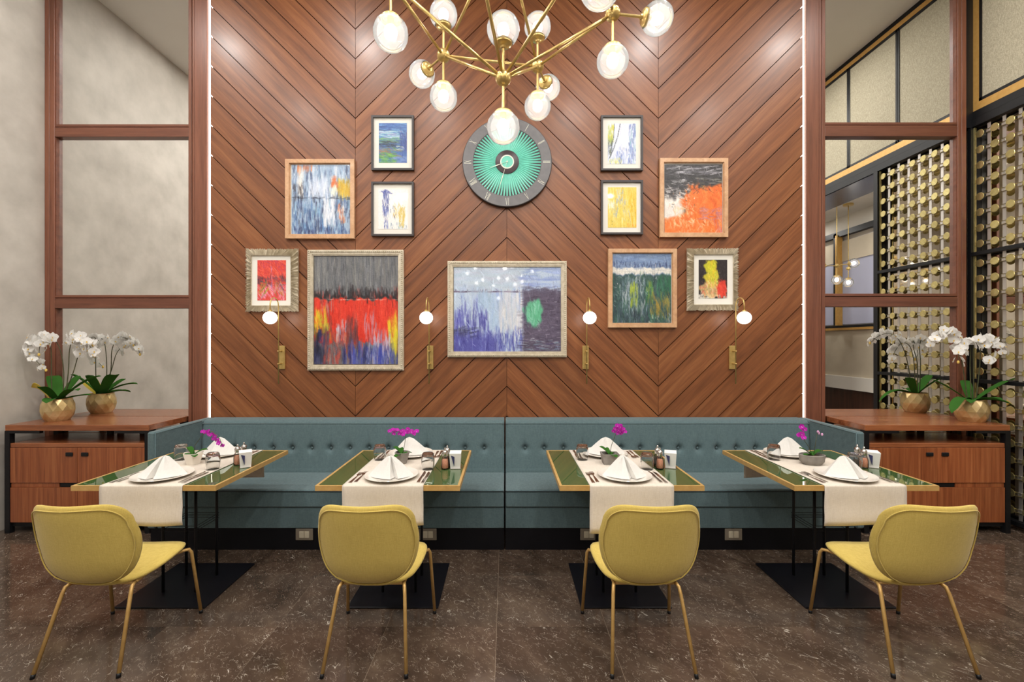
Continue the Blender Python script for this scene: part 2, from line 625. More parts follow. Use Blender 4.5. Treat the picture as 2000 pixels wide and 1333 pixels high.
def thing(name, label, cat, loc=(0, 0, 0), rz=0.0, group=None):
    o = bpy.data.objects.new(name, None)
    o.empty_display_size = 0.05
    COL.objects.link(o)
    o.location = loc
    o.rotation_euler = (0, 0, rz)
    return tag(o, label, cat, group)


def struct(o, label=None):
    o['kind'] = 'structure'
    if label: o['label'] = label
    return o


def dup(o, parent=None, loc=None, rz=None, label=None):
    c = o.copy()
    COL.objects.link(c)
    c.parent = parent
    if loc is not None: c.location = loc
    if rz is not None: c.rotation_euler = (0, 0, rz)
    if label: c['label'] = label
    for ch in list(o.children):
        dup(ch, c)
    return c


def place(me, name, parent, loc=(0, 0, 0), rot=(0, 0, 0), scale=(1, 1, 1)):
    o = bpy.data.objects.new(name, me)
    link(o, parent)
    o.location = loc; o.rotation_euler = rot; o.scale = scale
    return o


def clip_poly(poly, axis, lim, keep_less):
    """clip a 2D polygon by a line parallel to an axis"""
    out = []
    n = len(poly)
    ins = (lambda p: p[axis] <= lim + 1e-9) if keep_less else (lambda p: p[axis] >= lim - 1e-9)
    for i in range(n):
        a, b = poly[i], poly[(i + 1) % n]
        ia, ib = ins(a), ins(b)
        if ia: out.append(a)
        if ia != ib:
            t_ = (lim - a[axis]) / (b[axis] - a[axis])
            out.append((a[0] + (b[0] - a[0]) * t_, a[1] + (b[1] - a[1]) * t_))
    return out


def smooth_closed(pts, n):
    """Catmull-Rom through closed 2D points, n samples"""
    m = len(pts); res = []
    for i in range(n):
        u = i * m / n; k = int(u); f = u - k
        p0, p1, p2, p3 = [pts[(k + d) % m] for d in (-1, 0, 1, 2)]
        res.append(tuple(0.5 * (2 * p1[c] + (p2[c] - p0[c]) * f + (2 * p0[c] - 5 * p1[c] + 4 * p2[c] - p3[c]) * f * f
                                + (3 * p1[c] - p0[c] - 3 * p2[c] + p3[c]) * f ** 3) for c in range(2)))
    return res


def interp(x, xs, ys):
    return float(np.interp(x, xs, ys))


def pillow(outline, surf, thick, rings=9, p=2.6, q=2.2, center=None):
    """padded pad: closed 2D outline, surf(a,b)->3D point, rounded to zero thickness at the rim"""
    n = len(outline)
    if center is None:
        center = (sum(o[0] for o in outline) / n, sum(o[1] for o in outline) / n)

    def nrm(a, b):
        e = 0.004
        du = surf(a + e, b) - surf(a - e, b); dv = surf(a, b + e) - surf(a, b - e)
        return du.cross(dv).normalized()
    mb = MB(); top = []; bot = []; vs = []
    for k in range(rings + 1):
        r = math.sin(PI / 2 * k / rings)
        h = thick / 2 * max(0.0, 1 - r ** p) ** (1 / q)
        if k == 0:
            s = surf(*center); nn = nrm(*center)
            top.append([0]); vs.append(s + nn * h); bot.append([1]); vs.append(s - nn * h)
            continue
        tr, br = [], []
        for j in range(n):
            a = center[0] + (outline[j][0] - center[0]) * r; b = center[1] + (outline[j][1] - center[1]) * r
            s = surf(a, b)
            if k == rings:
                tr.append(len(vs)); br.append(len(vs)); vs.append(s)
            else:
                nn = nrm(a, b)
                tr.append(len(vs)); vs.append(s + nn * h)
                br.append(len(vs)); vs.append(s - nn * h)
        top.append(tr); bot.append(br)
    fs = []
    for k in range(rings):
        for j in range(n):
            i2 = (j + 1) % n
            if k == 0:
                fs.append((top[0][0], top[1][j], top[1][i2])); fs.append((bot[0][0], bot[1][i2], bot[1][j]))
            else:
                fs.append((top[k][j], top[k + 1][j], top[k + 1][i2], top[k][i2]))
                fs.append((bot[k][j], bot[k][i2], bot[k + 1][i2], bot[k + 1][j]))
    mb.add(vs, fs)
    return mb


# ================================================================== THE SETTING
# floor: slab, then single marble tiles where the photo shows them
TX, TY, TX0, TY0 = 0.593, 0.537, -0.05, 2.43
y_t0 = TY0 - 3 * TY
mb = MB()
mb.box((XL - 0.1, YB, -0.12), (7.0, y_t0, 0.0))
mb.box((XR, y_t0, -0.12), (7.0, 4.3, 0.0))
mb.box((XL - 0.1, y_t0, -0.12), (XR, 4.3, -0.0012), 1)
floor = struct(mb.build('floor', [M_marble, M_grout]))
full_tile = None
ix0 = int(math.floor((XL - TX0) / TX)); ix1 = int(math.ceil((XR - TX0) / TX))
for iy in range(-3, 4):
    for ix in range(ix0, ix1):
        x0 = max(TX0 + ix * TX, XL); x1 = min(TX0 + (ix + 1) * TX, XR)
        y0 = TY0 + iy * TY; y1 = min(y0 + TY, 4.1)
        if y1 - y0 < 0.02 or x1 - x0 < 0.02: continue
        g = 0.0011
        w_, d_ = x1 - x0 - 2 * g, y1 - y0 - 2 * g
        if abs(w_ - (TX - 2 * g)) < 1e-6 and abs(d_ - (TY - 2 * g)) < 1e-6:
            if full_tile is None:
                full_tile = MB().box((-w_ / 2, -d_ / 2, -0.02), (w_ / 2, d_ / 2, 0)).mesh('tile', M_marble)
            me = full_tile
        else:
            me = MB().box((-w_ / 2, -d_ / 2, -0.02), (w_ / 2, d_ / 2, 0)).mesh('tile', M_marble)
        place(me, 'tile', floor, ((x0 + x1) / 2, (y0 + y1) / 2, 0))

struct(MB().box((XL - 0.1, YB, ZC), (XR + 0.3, 4.3, ZC + 0.1)).build('ceiling', M_ceil))
struct(MB().box((XL - 0.15, YB, 0), (XL, 4.3, ZC)).build('wall_left', M_plaster))
struct(MB().box((XL - 0.15, YB - 0.15, 0), (7.0, YB, ZC)).build('wall_rear', M_plaster))

# back wall: core, planks
wall_back = MB()
wall_back.box((XL, 4.09, 0), (XR, 4.3, ZC))
wall_back.box((-2.600, YW + 0.022, 0), (2.615, 4.09, ZC), 1)
wall_back = struct(wall_back.build('wall_back', [M_darkwood, M_groove]))
SEAMS = [-2.622, -1.336, 0.009, 1.354, 2.637]
SL = 0.985; PIT = 58.2 * YW / F
z_ref = HC - (231.5 - CY) * YW / F          # height where a joint meets the first V seam
seam_z = {1: z_ref}
seam_z[2] = z_ref + (SEAMS[2] - SEAMS[1]) * SL
seam_z[3] = z_ref
GAP = 0.0036
for c in range(4):
    xa, xb = SEAMS[c], SEAMS[c + 1]
    falling = c in (0, 2)                   # runs down to the right
    if c == 0: xr, zr = SEAMS[1], z_ref
    elif c == 1: xr, zr = SEAMS[1], z_ref
    elif c == 2: xr, zr = SEAMS[3], z_ref
    else: xr, zr = SEAMS[3], z_ref
    s = -SL if falling else SL
    hv = GAP * math.sqrt(1 + SL * SL)
    for k in range(-26, 26):
        z0 = zr + k * PIT; z1 = z0 + PIT
        f = lambda x, z: z + (x - xr) * s
        g = 0.0016
        poly = [(xa + g, f(xa + g, z0) + hv), (xb - g, f(xb - g, z0) + hv), (xb - g, f(xb - g, z1) - hv), (xa + g, f(xa + g, z1) - hv)]
        poly = clip_poly(clip_poly(poly, 1, ZC, True), 1, 0.55, False)
        if len(poly) < 3: continue
        area = 0.5 * abs(sum(poly[i][0] * poly[(i + 1) % len(poly)][1] - poly[(i + 1) % len(poly)][0] * poly[i][1] for i in range(len(poly))))
        if area < 0.002: continue
        MB().prism_xz(poly, YW, YW + 0.024).build('plank', M_plank_d if falling else M_plank_u, wall_back)

# pilasters beside the plank wall
struct(MB().box((-2.776, 4.015, 0), (-2.664, 4.09, ZC), bev=0.002).build('trim_1', M_post))
struct(MB().box((2.676, 4.015, 0), (2.790, 4.09, ZC), bev=0.002).build('trim_2', M_post))

# LED lines in the gaps
for nm, xa, xb, side in (('left', -2.657, -2.630, 'left'), ('right', 2.643, 2.670, 'right')):
    o = MB().box((xa, 4.030, 0.70), (xb, 4.044, ZC - 0.01)).build('led_strip', M_led)
    tag(o, f'glowing white vertical light strip along the {side} edge of the plank wall', 'light strip', 'light strips beside the plank wall')

# right wall --------------------------------------------------------------
Y_END = 3.026
mb = MB()
mb.box((XR + 0.078, Y_END, 0), (XR + 0.3, 4.3, 3.46))            # behind the screen
mb.box((XR + 0.03, YB, 3.50), (XR + 0.3, 4.3, ZC))               # frieze core
mb.box((XR + 0.03, YB, 0), (XR + 0.3, 0.9, 3.50))                # solid wall nearer than the opening
wall_right = struct(mb.build('wall_right', M_beigepanel))
PW = 0.69; y_m = 3.306
ys = [4.03] + [y_m - PW * k for k in range(0, 12)]
MB().box((XR, YB, 4.945), (XR + 0.03, 4.06, ZC)).build('black_strip', M_black, wall_right)
MB().box((XR - 0.006, YB, 4.895), (XR + 0.03, 4.06, 4.945)).build('gold_strip', M_gold, wall_right)
MB().box((XR - 0.006, YB, 3.60), (XR + 0.03, 4.06, 3.668)).build('gold_strip', M_gold, wall_right)
MB().box((XR - 0.012, YB, 3.535), (XR + 0.03, 4.06, 3.598)).build('black_rail', M_black, wall_right)
MB().box((XR - 0.02, YB, 3.46), (XR + 0.03, 4.06, 3.53)).build('black_rail', M_black, wall_right)
MB().box((4.114, 4.03, 3.46), (XR + 0.03, 4.09, ZC)).build('corner_post', M_black, wall_right)
MB().box((XR - 0.006, 3.985, 3.668), (XR + 0.03, 4.03, 4.895)).build('gold_strip', M_gold, wall_right)
for k in range(len(ys) - 1):
    a, b = ys[k + 1], ys[k]
    if b < YB + 0.8: break
    top = 4.895; bot = 3.668
    bb = b - 0.045 if k == 0 else b
    o = MB().box((XR + 0.004, a + 0.02, bot + 0.03), (XR + 0.03, bb - 0.02, top - 0.03)).build('woven_panel', M_woven, wall_right)
    fr = MB()
    fr.box((XR - 0.002, a + 0.003, bot), (XR + 0.028, a + 0.024, top)); fr.box((XR - 0.002, bb - 0.024, bot), (XR + 0.028, bb - 0.003, top))
    fr.box((XR - 0.002, a, bot), (XR + 0.028, bb, bot + 0.03)); fr.box((XR - 0.002, a, top - 0.03), (XR + 0.028, bb, top))
    fr.build('panel_frame', M_black, wall_right)

# room beyond the opening in the right wall
XA = 5.9
an = MB()
an.box((XA, -2.0, 0), (XA + 0.1, 4.3, 3.75))
an.box((XR + 0.3, -2.1, 0), (XA, -2.0, 3.75))
an.box((XR + 0.3, Y_END + 0.02, 0), (XA, Y_END + 0.12, 3.75))
annex = struct(an.build('wall_annex', M_white))
struct(MB().box((XR + 0.3, -2.1, 3.75), (XA + 0.1, 4.3, 3.85)).build('ceiling_annex', M_white))
MB().box((XR, 0.9, 3.455), (4.66, Y_END, 3.50)).build('soffit', M_blueblack, annex)
MB().box((XA - 0.02, -2.0, 0.0), (XA, 3.0, 0.74)).build('wainscot', M_darkwood, annex)
MB().box((XA - 0.06, -2.0, 0.74), (XA, 3.0, 0.96)).build('ledge', M_white, annex)
MB().box((XA - 0.015, -2.0, 0.96), (XA, 3.0, 1.76)).build('beige_panel', M_beigepanel, annex)
MB().box((XA - 0.04, -2.0, 1.80), (XA, 3.0, 1.84)).build('black_sill', M_black, annex)
MB().box((XA - 0.045, -2.0, 1.76), (XA, 3.0, 1.80)).build('gold_sill', M_gold, annex)
MB().box((XR + 0.3, 0.4, 0), (XR + 0.36, 0.95, 1.9)).build('brown_panel', M_darkwood, annex)
wn = MB().box((XA - 0.03, -1.6, 1.86), (XA, 2.2, 3.30)).build('window_1', M_winlit); struct(wn)
MB().box((XA - 0.05, -1.6, 2.95), (XA - 0.03, 2.2, 3.30)).build('roller_blind', M_beigepanel, wn)
for yy in (0.17, 1.6):
    MB().box((XA - 0.12, yy, 1.84), (XA - 0.03, yy + 0.07, 3.45)).build('black_mullion', M_black, wn)
    MB().box((XA - 0.14, yy + 0.07, 1.84), (XA - 0.04, yy + 0.11, 3.41)).build('gold_mullion', M_gold, wn)
MB().box((XA - 0.12, -1.6, 3.38), (XA - 0.03, 2.2, 3.47)).build('black_lintel', M_black, wn)


# ================================================================== LIGHT FIXTURES
def downlight(x, y, watts, label, zc=ZC, size=0.16, color=(1.0, 0.975, 0.94)):  # ceiling lights added out of view to fill the room with light
    t_ = thing('added_downlight', label, 'ceiling light', (x, y, zc), group='added ceiling downlights')
    MB().lathe([(size * 0.5, -0.004), (size * 0.62, -0.004), (size * 0.62, -0.012), (size * 0.5, -0.012)], 24).build('rim', M_lampwhite, t_)
    MB().lathe([(0, -0.005), (size * 0.5, -0.005)], 24).build('lens', M_downl, t_)
    ld = bpy.data.lights.new('downlight', 'AREA')
    ld.shape = 'DISK'; ld.size = size * 1.6; ld.energy = watts; ld.color = color
    lo = bpy.data.objects.new('added_downlight_lamp', ld); link(lo, t_)
    lo.location = (0, 0, -0.02)
    return t_


k = 0
for yy, xs_ in ((2.75, (-3.2, -1.6, 1.6, 3.2)), (1.2, (-3.0, -1.0, 1.0, 3.0)), (-0.6, (-3.0, -1.0, 1.0, 3.0)), (-2.6, (-2.4, 0, 2.4))):  # added rows; those behind the camera serve as front fill
    for xx in xs_:
        k += 1
        row = {2.75: 'nearest the plank wall', 1.2: 'over the yellow chairs', -0.6: 'over the middle of the hall', -2.6: 'at the far end of the hall'}[yy]
        downlight(xx, yy, DOWN_W * {2.75: 0.85, 1.2: 1.2, -0.6: 1.1, -2.6: 1.5}[yy], f'round recessed ceiling downlight {row}, {"outer" if abs(xx) > 2 else "inner"} {"left" if xx < 0 else "right"} one, added unseen' if xx else f'round recessed ceiling downlight {row}, on the centre line, added unseen')
downlight(5.0, 1.6, 25, 'round recessed ceiling downlight added in the side room', 3.75)  # added to brighten the side room
downlight(5.2, -0.6, 25, 'round recessed ceiling downlight added deep in the side room', 3.75)

# lamp along +z: short rod, cup, globe, bulb --------------------------------
RG = 0.075; LREACH = 0.224
arm_me = MB().tube([(0, 0, 0.02), (0, 0, 0.142)], 0.0065, 8)
arm_me.lathe([(0, 0.138), (0.012, 0.138), (0.014, 0.146), (0.034, 0.150), (0.040, 0.156), (0.041, 0.170), (0.036, 0.170), (0.034, 0.160), (0, 0.158)], 20)
arm_me = arm_me.mesh('lamp_arm', M_brass, 35)
glp = []
a0 = math.asin(0.036 / RG)
for i in range(19):
    a = a0 + (PI - a0) * i / 18
    glp.append((RG * math.sin(a) if i < 18 else 0.0, -RG * math.cos(a)))
glp = [(r, z) for r, z in glp]
globe_me = MB().lathe(glp, 28, (0, 0, LREACH)).mesh('globe', M_globe, 'all')
bulb_me = MB().sphere((0, 0, LREACH - 0.004), 0.028, 10, 6, 1.15).mesh('bulb', M_bulb, 'all')
socket_me = MB().lathe([(0.014, 0.155), (0.014, 0.192), (0, 0.192)], 12).mesh('bulb_socket', M_brass, 35)


def lamp(parent, pos, direction):
    q = Vector((0, 0, 1)).rotation_difference(Vector(direction)).to_euler()
    a = place(arm_me, 'lamp_arm', parent, pos, q)
    place(globe_me, 'globe', a); place(bulb_me, 'bulb', a); place(socket_me, 'bulb_socket', a)
    return a


def chandelier(label, loc):
    t_ = thing('chandelier', label, 'chandelier', loc)
    zr, r, dz = 3.09, 0.51, 0.348
    N = [Vector((r * math.cos(math.radians(8.5 + 62 * i if i < 4 else 0)), r * math.sin(math.radians(8.5 + 62 * i)), zr)) for i in range(0)]
    ang = [8, 69.5, 131.5, 193.5, 254, 314]
    N = [Vector((r * math.cos(math.radians(a)), r * math.sin(math.radians(a)), zr)) for a in ang]
    B = Vector((-0.012, 0, zr - dz)); T = Vector((-0.012, 0, zr + dz))
    hub = MB().sphere((0, 0, 0), 0.036, 16, 10).mesh('hub', M_brass, 'all')
    for p in N + [B, T]:
        place(hub, 'hub', t_, p)
    for i in range(6):
        for a, b in ((N[i], N[(i + 1) % 6]), (N[i], B), (N[i], T)):
            MB().tube([a, b], 0.0075, 8).build('rod', M_brass, t_, 'all')
        d = N[i].copy(); d.z = 0; d.normalize()
        lamp(t_, N[i], (0, 0, -1)); lamp(t_, N[i], (0, 0, 1)); lamp(t_, N[i], d)
    lamp(t_, B, (0, 0, -1)); lamp(t_, B, (0, 0, 1))
    MB().tube([T, (T.x, T.y, ZC - 0.03)], 0.009, 10).build('stem', M_brass, t_, 'all')
    MB().lathe([(0, ZC - 0.05), (0.06, ZC - 0.05), (0.075, ZC - 0.03), (0.075, ZC)], 24, (T.x, T.y, 0)).build('ceiling_canopy', M_brass, t_, 35)
    return t_


chandelier('large brass chandelier with clear glass globes hanging in front of the clock', (0, 2.06, 0))
chandelier('brass globe chandelier in the hall, seen only as glints in the middle painting', (-0.15, -1.9, 0))


def pendant(label, x, y, z, n, zc=3.75):
    t_ = thing('globe_pendant', label, 'pendant lamp', (x, y, z), group='globe pendants in the side room')
    MB().tube([(0, 0, 0.02), (0, 0, zc - z)], 0.006, 8).build('stem', M_brass, t_, 'all')
    MB().lathe([(0.07, zc - z), (0.07, zc - z - 0.03), (0, zc - z - 0.03)], 20).build('ceiling_canopy', M_brass, t_, 35)
    dirs = [(0, 0, -1), (0.8, 0.3, 0.1), (-0.6, -0.7, 0.1)][:n]
    MB().sphere((0, 0, 0), 0.03, 12, 8).build('hub', M_brass, t_, 'all')
    for d in dirs: lamp(t_, (0, 0, 0), d)


pendant('brass pendant with two stacked glass globes in the side room, seen in the right mirror', 5.2, 1.04, 2.75, 3)
pendant('small brass globe pendant further back in the side room, seen in the right mirror', 5.45, 0.95, 2.72, 1)


def sconce(px, label):
    yr, yg = 3.93, 3.79
    x = (px - CX) * yr / F
    t_ = thing('wall_sconce', label, 'wall lamp', (x, YW, 1.405), group='brass globe wall lamps')
    b = MB().box((-0.028, -0.018, -0.104), (0.028, 0, 0.104), bev=0.003).build('back_plate', M_brass, t_)
    z0 = 1.405
    for dz in (-0.055, 0.055):
        MB().tube([(0, -0.015, dz), (0, -0.078, dz)], 0.007, 8).build('clamp', M_brass, t_, 'all')
        MB().sphere((0, -0.078, dz), 0.0075, 10, 6).build('clamp_knob', M_brass, t_, 'all')
    pts = [(0, -0.07, 1.177 - z0), (0, -0.07, 1.850 - z0)]
    for i in range(1, 13):
        a = PI * i / 12
        pts.append((0, -0.07 - 0.07 + 0.07 * math.cos(a), 1.850 - z0 + 0.07 * math.sin(a)))
    pts.append((0, -0.21, 1.800 - z0))
    MB().tube(pts, 0.0052, 10).build('rod', M_brass, t_, 'all')
    MB().lathe([(0, 0.012), (0.016, 0.012), (0.018, -0.006), (0, -0.006)], 14, (0, -0.21, 1.798 - z0)).build('globe_cap', M_brass, t_, 35)
    MB().sphere((0, -0.21, 1.745 - z0), 0.056, 24, 16, 0.95).build('globe', M_opal, t_, 'all')


sconce(544, 'brass wall lamp with white globe overlapping the frilled frame on the left, leftmost of four')
sconce(838, 'brass wall lamp with white globe just left of the middle painting')
sconce(1146, 'brass wall lamp with white globe just right of the middle painting')
sconce(1437, 'brass wall lamp with white globe overlapping the frilled frame on the right, rightmost of four')


# ================================================================== MIRRORS
def mirror_unit(label, x0, x1, post, zr):
    """x0..x1 clear glass; post = (inner stile, outer stile) x limits; zr = rail z pairs"""
    t_ = thing('panel_mirror', label, 'mirror', ((x0 + x1) / 2, YM, 0))
    cx = (x0 + x1) / 2
    yf = 4.022 - YM
    for (a, b) in post:
        MB().box((a - cx, yf, 0), (b - cx, 0.028, ZC), bev=0.002).build('stile', M_post, t_)
    zs = [0.06]
    for (a, b) in zr:
        MB().box((x0 - cx, yf, a), (x1 - cx, 0.028, b - 0.030), bev=0.002).build('rail', M_rail, t_)
        MB().box((x0 - cx, yf + 0.004, b - 0.024), (x1 - cx, 0.028, b), bev=0.002).build('rail_trim', M_rail, t_)
        zs += [a, b]
    zs.append(ZC)
    for i in range(0, len(zs), 2):
        a, b = zs[i], zs[i + 1]
        MB().box((x0 - cx, 0, a), (x1 - cx, 0.02, b)).build('mirror_pane', M_mirror, t_)
        for (p, q) in ((x0, x0 + 0.007), (x1 - 0.007, x1)):
            MB().box((p - cx, yf + 0.008, a), (q - cx, 0, b)).build('edge_bead', M_rail, t_)
    return t_


mirror_unit('tall three-pane mirror in red-brown wood frame reflecting the plaster wall', -4.03, -2.832,
            [(-4.118, -4.076), (-4.072, -4.03), (-2.832, -2.806), (-2.800, -2.780)], [(1.844, 1.962), (3.376, 3.490)])
mirror_unit('tall three-pane mirror in red-brown wood frame reflecting the gold disc screen', 2.850, 4.035,
            [(2.822, 2.850), (2.793, 2.818), (4.035, 4.066), (4.070, 4.112)], [(1.858, 1.975), (3.380, 3.507)])


# ================================================================== GOLD DISC SCREEN on the right wall
scr = thing('disc_screen', 'gold disc and metal strap lattice screen on the right wall', 'screen', (XR, 3.5, 0))
y0s, y1s = Y_END - 3.5, 4.055 - 3.5
MB().box((0.062, y0s, 0.0), (0.075, y1s, 3.46)).build('mirror_backing', M_mirrorb, scr)
for (a, b) in ((y0s, y0s + 0.055), (y1s - 0.03, y1s)):
    MB().box((-0.03, a, 0), (0.060, b, 3.46)).build('frame_post', M_black, scr)
for z in (0.06, 1.198, 2.324):
    MB().box((-0.03, y0s + 0.055, z - 0.016), (0.03, y1s - 0.03, z + 0.016)).build('frame_rail', M_black, scr)
MB().box((-0.012, y0s + 0.058, 0.08), (0.004, y0s + 0.070, 3.45)).build('gold_bead', M_disc, scr)
MB().box((-0.012, y1s - 0.045, 0.08), (0.004, y1s - 0.033, 3.45)).build('gold_bead', M_disc, scr)
NS = 8
pitch = 0.12
yb = 4.022 - 3.5; ya = yb - NS * pitch + 0.012
strap_me = MB().box((0.008, -0.0135, 0.08), (0.011, 0.0135, 3.45)).mesh('strap', M_strap)
for i in range(NS - 1):
    place(strap_me, 'strap', scr, (0, 3.91 - 3.5 - pitch * i, 0))
disc_me = MB().lathe([(0, 0.0035), (0.032, 0.0035), (0.0345, 0.002), (0.0345, -0.001), (0, -0.001)], 18)
disc_me.v = [(-z, x, y) for x, y, z in disc_me.v]
disc_me = disc_me.mesh('disc', M_disc, 30)
wire_me = MB().tube([(-0.004, ya, -0.014), (-0.004, yb, -0.014)], 0.0026, 6).mesh('wire', M_disc, 'all')
clip_me = MB().box((0.002, -0.016, -0.017), (0.008, 0.016, 0.017), bev=0.002).mesh('strap_clip', M_strap)
RP = 0.1405
zrows = []
for (za, zb) in ((0.09, 1.18), (1.215, 2.305), (2.34, 3.45)):
    n = int(round((zb - za) / RP))
    zrows += [za + (zb - za) * (i + 0.5) / n for i in range(n)]
for z in zrows:
    for dz in (0, 0.028):
        place(wire_me, 'wire', scr, (0, 0, z + dz))
    for i in range(NS):
        place(disc_me, 'disc', scr, (-0.008, 3.97 - 3.5 - pitch * i, z), (random.uniform(-.03, .03), random.uniform(-.05, .05), random.uniform(-.05, .05)))
    for i in range(NS - 1):
        place(clip_me, 'strap_clip', scr, (-0.002, 3.91 - 3.5 - pitch * i, z))


# ================================================================== SIDEBOARDS
def sideboard(x0, x1, label):
    y0, y1 = 3.62, 4.052
    cx = (x0 + x1) / 2
    hw = (x1 - x0) / 2
    t_ = thing('sideboard', label, 'sideboard', (cx, y0, 0), group='wooden sideboards under the mirrors')
    d = y1 - y0
    MB().box((-hw + 0.006, -0.002, 0.827), (hw - 0.006, d, 0.873), bev=0.002).build('top', M_cabtop, t_)
    for sx in (-1, 1):
        for yy in (0.0, d - 0.04):
            xa = sx * hw
            MB().box((xa - sx * 0.04, yy, 0.0), (xa, yy + 0.04, 0.826)).build('post', M_black, t_)
        MB().box((sx * (hw - 0.28), 0.0, 0.805), (sx * (hw - 0.04), 0.03, 0.826)).build('bracket', M_black, t_)
        MB().box((sx * hw - sx * 0.004, 0.04, 0.60), (sx * hw - sx * 0.03, d - 0.04, 0.62)).build('side_bar', M_black, t_)
    for px_ in (-0.07, 0.22):
        MB().box((px_ - 0.02, d - 0.06, 0.724), (px_ + 0.02, d - 0.03, 0.827)).build('spacer', M_black, t_)
    MB().box((-hw + 0.04, 0.006, 0.692), (hw - 0.04, d, 0.724), bev=0.002).build('shelf', M_cabtop, t_)
    MB().box((-hw + 0.04, 0.022, 0.086), (hw - 0.04, d, 0.692)).build('body', M_darkwood, t_)
    for s in (-1, 1):
        a, b = (-hw + 0.041, -0.0015) if s < 0 else (0.0015, hw - 0.041)
        dr = MB().box((a, 0.004, 0.407), (b, 0.022, 0.690), bev=0.001).build('door', M_cab, t_)
        cxh = s * 0.062
        MB().box((cxh - 0.028, -0.006, 0.622), (cxh + 0.028, 0.004, 0.652), bev=0.003).build('handle', M_black, dr)
        MB().box((a, 0.004, 0.088), (b, 0.022, 0.368), bev=0.001).build('drawer', M_cab, t_)
    MB().box((-hw + 0.041, 0.012, 0.3705), (-0.155, 0.022, 0.4045)).build('rail', M_cab, t_)
    MB().box((0.155, 0.012, 0.3705), (hw - 0.041, 0.022, 0.4045)).build('rail', M_cab, t_)
    MB().box((-0.152, 0.016, 0.3705), (0.152, 0.022, 0.4045)).build('slot_handle', M_black, t_)
    MB().box((-hw + 0.04, 0.02, 0.05), (hw - 0.04, d, 0.086)).build('base_frame', M_black, t_)
    return t_


sideboard(-4.028, -2.863, 'reddish wooden sideboard on black metal legs against the left mirror')
sideboard(2.880, 4.056, 'reddish wooden sideboard on black metal legs against the right mirror')


# ================================================================== BANQUETTES
def banquette(sx, label):
    """sx -1 left half, +1 right half"""
    t_ = thing('banquette', label, 'banquette', (0, 0, 0), group='teal banquette halves')
    xi = -0.012 if sx < 0 else -0.004
    xo = sx * 2.575
    a, b = (xo, xi - 0.002) if sx < 0 else (xi + 0.002, xo)
    z0, z1 = 0.43, 0.876
    btn_z = 0.642
    bx = []
    x = -0.183 if sx < 0 else 0.163
    while abs(x) < 2.5:
        bx.append(x); x += sx * 0.1625
    # back with pulled-in buttons
    nx = 340
    prof = [(3.775, 0.43), (3.772, 0.46)] + [(3.775 + (z - 0.46) * 0.12, z) for z in np.linspace(0.475, 0.835, 34)]
    prof += [(3.824, 0.852), (3.836, 0.865), (3.856, 0.874), (3.88, 0.876), (3.985, 0.876), (3.985, 0.43)]
    xs = np.linspace(a, b, nx)
    xs[0] = a; xs[-1] = b
    bxa = np.array(bx)
    vs = []; m = len(prof)
    for xx in xs:
        d = np.abs(bxa - xx).min()
        e = min(xx - a, b - xx)
        er = max(0.0, 1 - e / 0.025)
        for (yy, zz) in prof:
            off = 0.0
            if yy < 3.84 and zz > 0.44:
                dz = zz - btn_z
                off += 0.034 * math.exp(-(d * d + dz * dz) / (2 * 0.015 ** 2))
                off += 0.008 * math.exp(-d * d / (2 * 0.006 ** 2)) * math.exp(-((dz - 0.03) / 0.07) ** 2)
                off += 0.010 * math.exp(-dz * dz / (2 * 0.03 ** 2)) * (0.5 + 0.5 * math.cos(2 * PI * d / 0.1625))
                off += 0.012 * er * er
            vs.append((xx, yy + off, zz))
    fs = []
    for i in range(nx - 1):
        for j in range(m):
            k = (j + 1) % m
            fs.append((i * m + j, (i + 1) * m + j, (i + 1) * m + k, i * m + k))
    fs.append(tuple(range(m))); fs.append(tuple((nx - 1) * m + j for j in range(m))[::-1])
    bk = MB().add(vs, fs).build('backrest', M_teal, t_, 50)
    btn = MB().sphere((0, 0, 0), 0.011, 12, 8).mesh('button', M_teal, 'all')
    for x in bx:
        place(btn, 'button', bk, (x, 3.775 + (btn_z - 0.46) * 0.12 + 0.030, btn_z), (0, 0, 0), (1, 0.6, 1))
    # piping along the top edge
    MB().tube([(a, 3.822, 0.848), (b, 3.822, 0.848)], 0.0035, 6).build('piping', M_teal, bk, 'all')
    st_ = MB().box((a, 3.316, 0.318), (b, 3.80, 0.448), bev=0.010).build('seat', M_teal, t_)
    MB().tube([(a, 3.3165, 0.4385), (b, 3.3165, 0.4385)], 0.0045, 6).build('piping', M_tealdark, st_, 'all')
    MB().box((a, 3.326, 0.163), (b, 3.99, 0.314), bev=0.004).build('seat_base', M_teal, t_)
    MB().box((min(a, sx * 2.63 if sx < 0 else a), 3.336, 0.0), (max(b, sx * 2.63 if sx > 0 else b), 3.99, 0.161)).build('plinth', M_plinth, t_)
    ax0, ax1 = sorted((sx * 2.578, sx * 2.642))
    ar = MB().box((ax0, 3.312, 0.163), (ax1, 3.985, 0.876), bev=0.012).build('side_panel', M_teal, t_)
    xin = sx * 2.579
    MB().tube([(xin, 3.316, 0.20), (xin, 3.316, 0.866), (xin, 3.82, 0.872)], 0.0035, 6).build('piping', M_teal, ar, 'all')
    return t_


banquette(-1, 'teal buttoned banquette, left half behind the two left tables')
banquette(1, 'teal buttoned banquette, right half behind the two right tables')

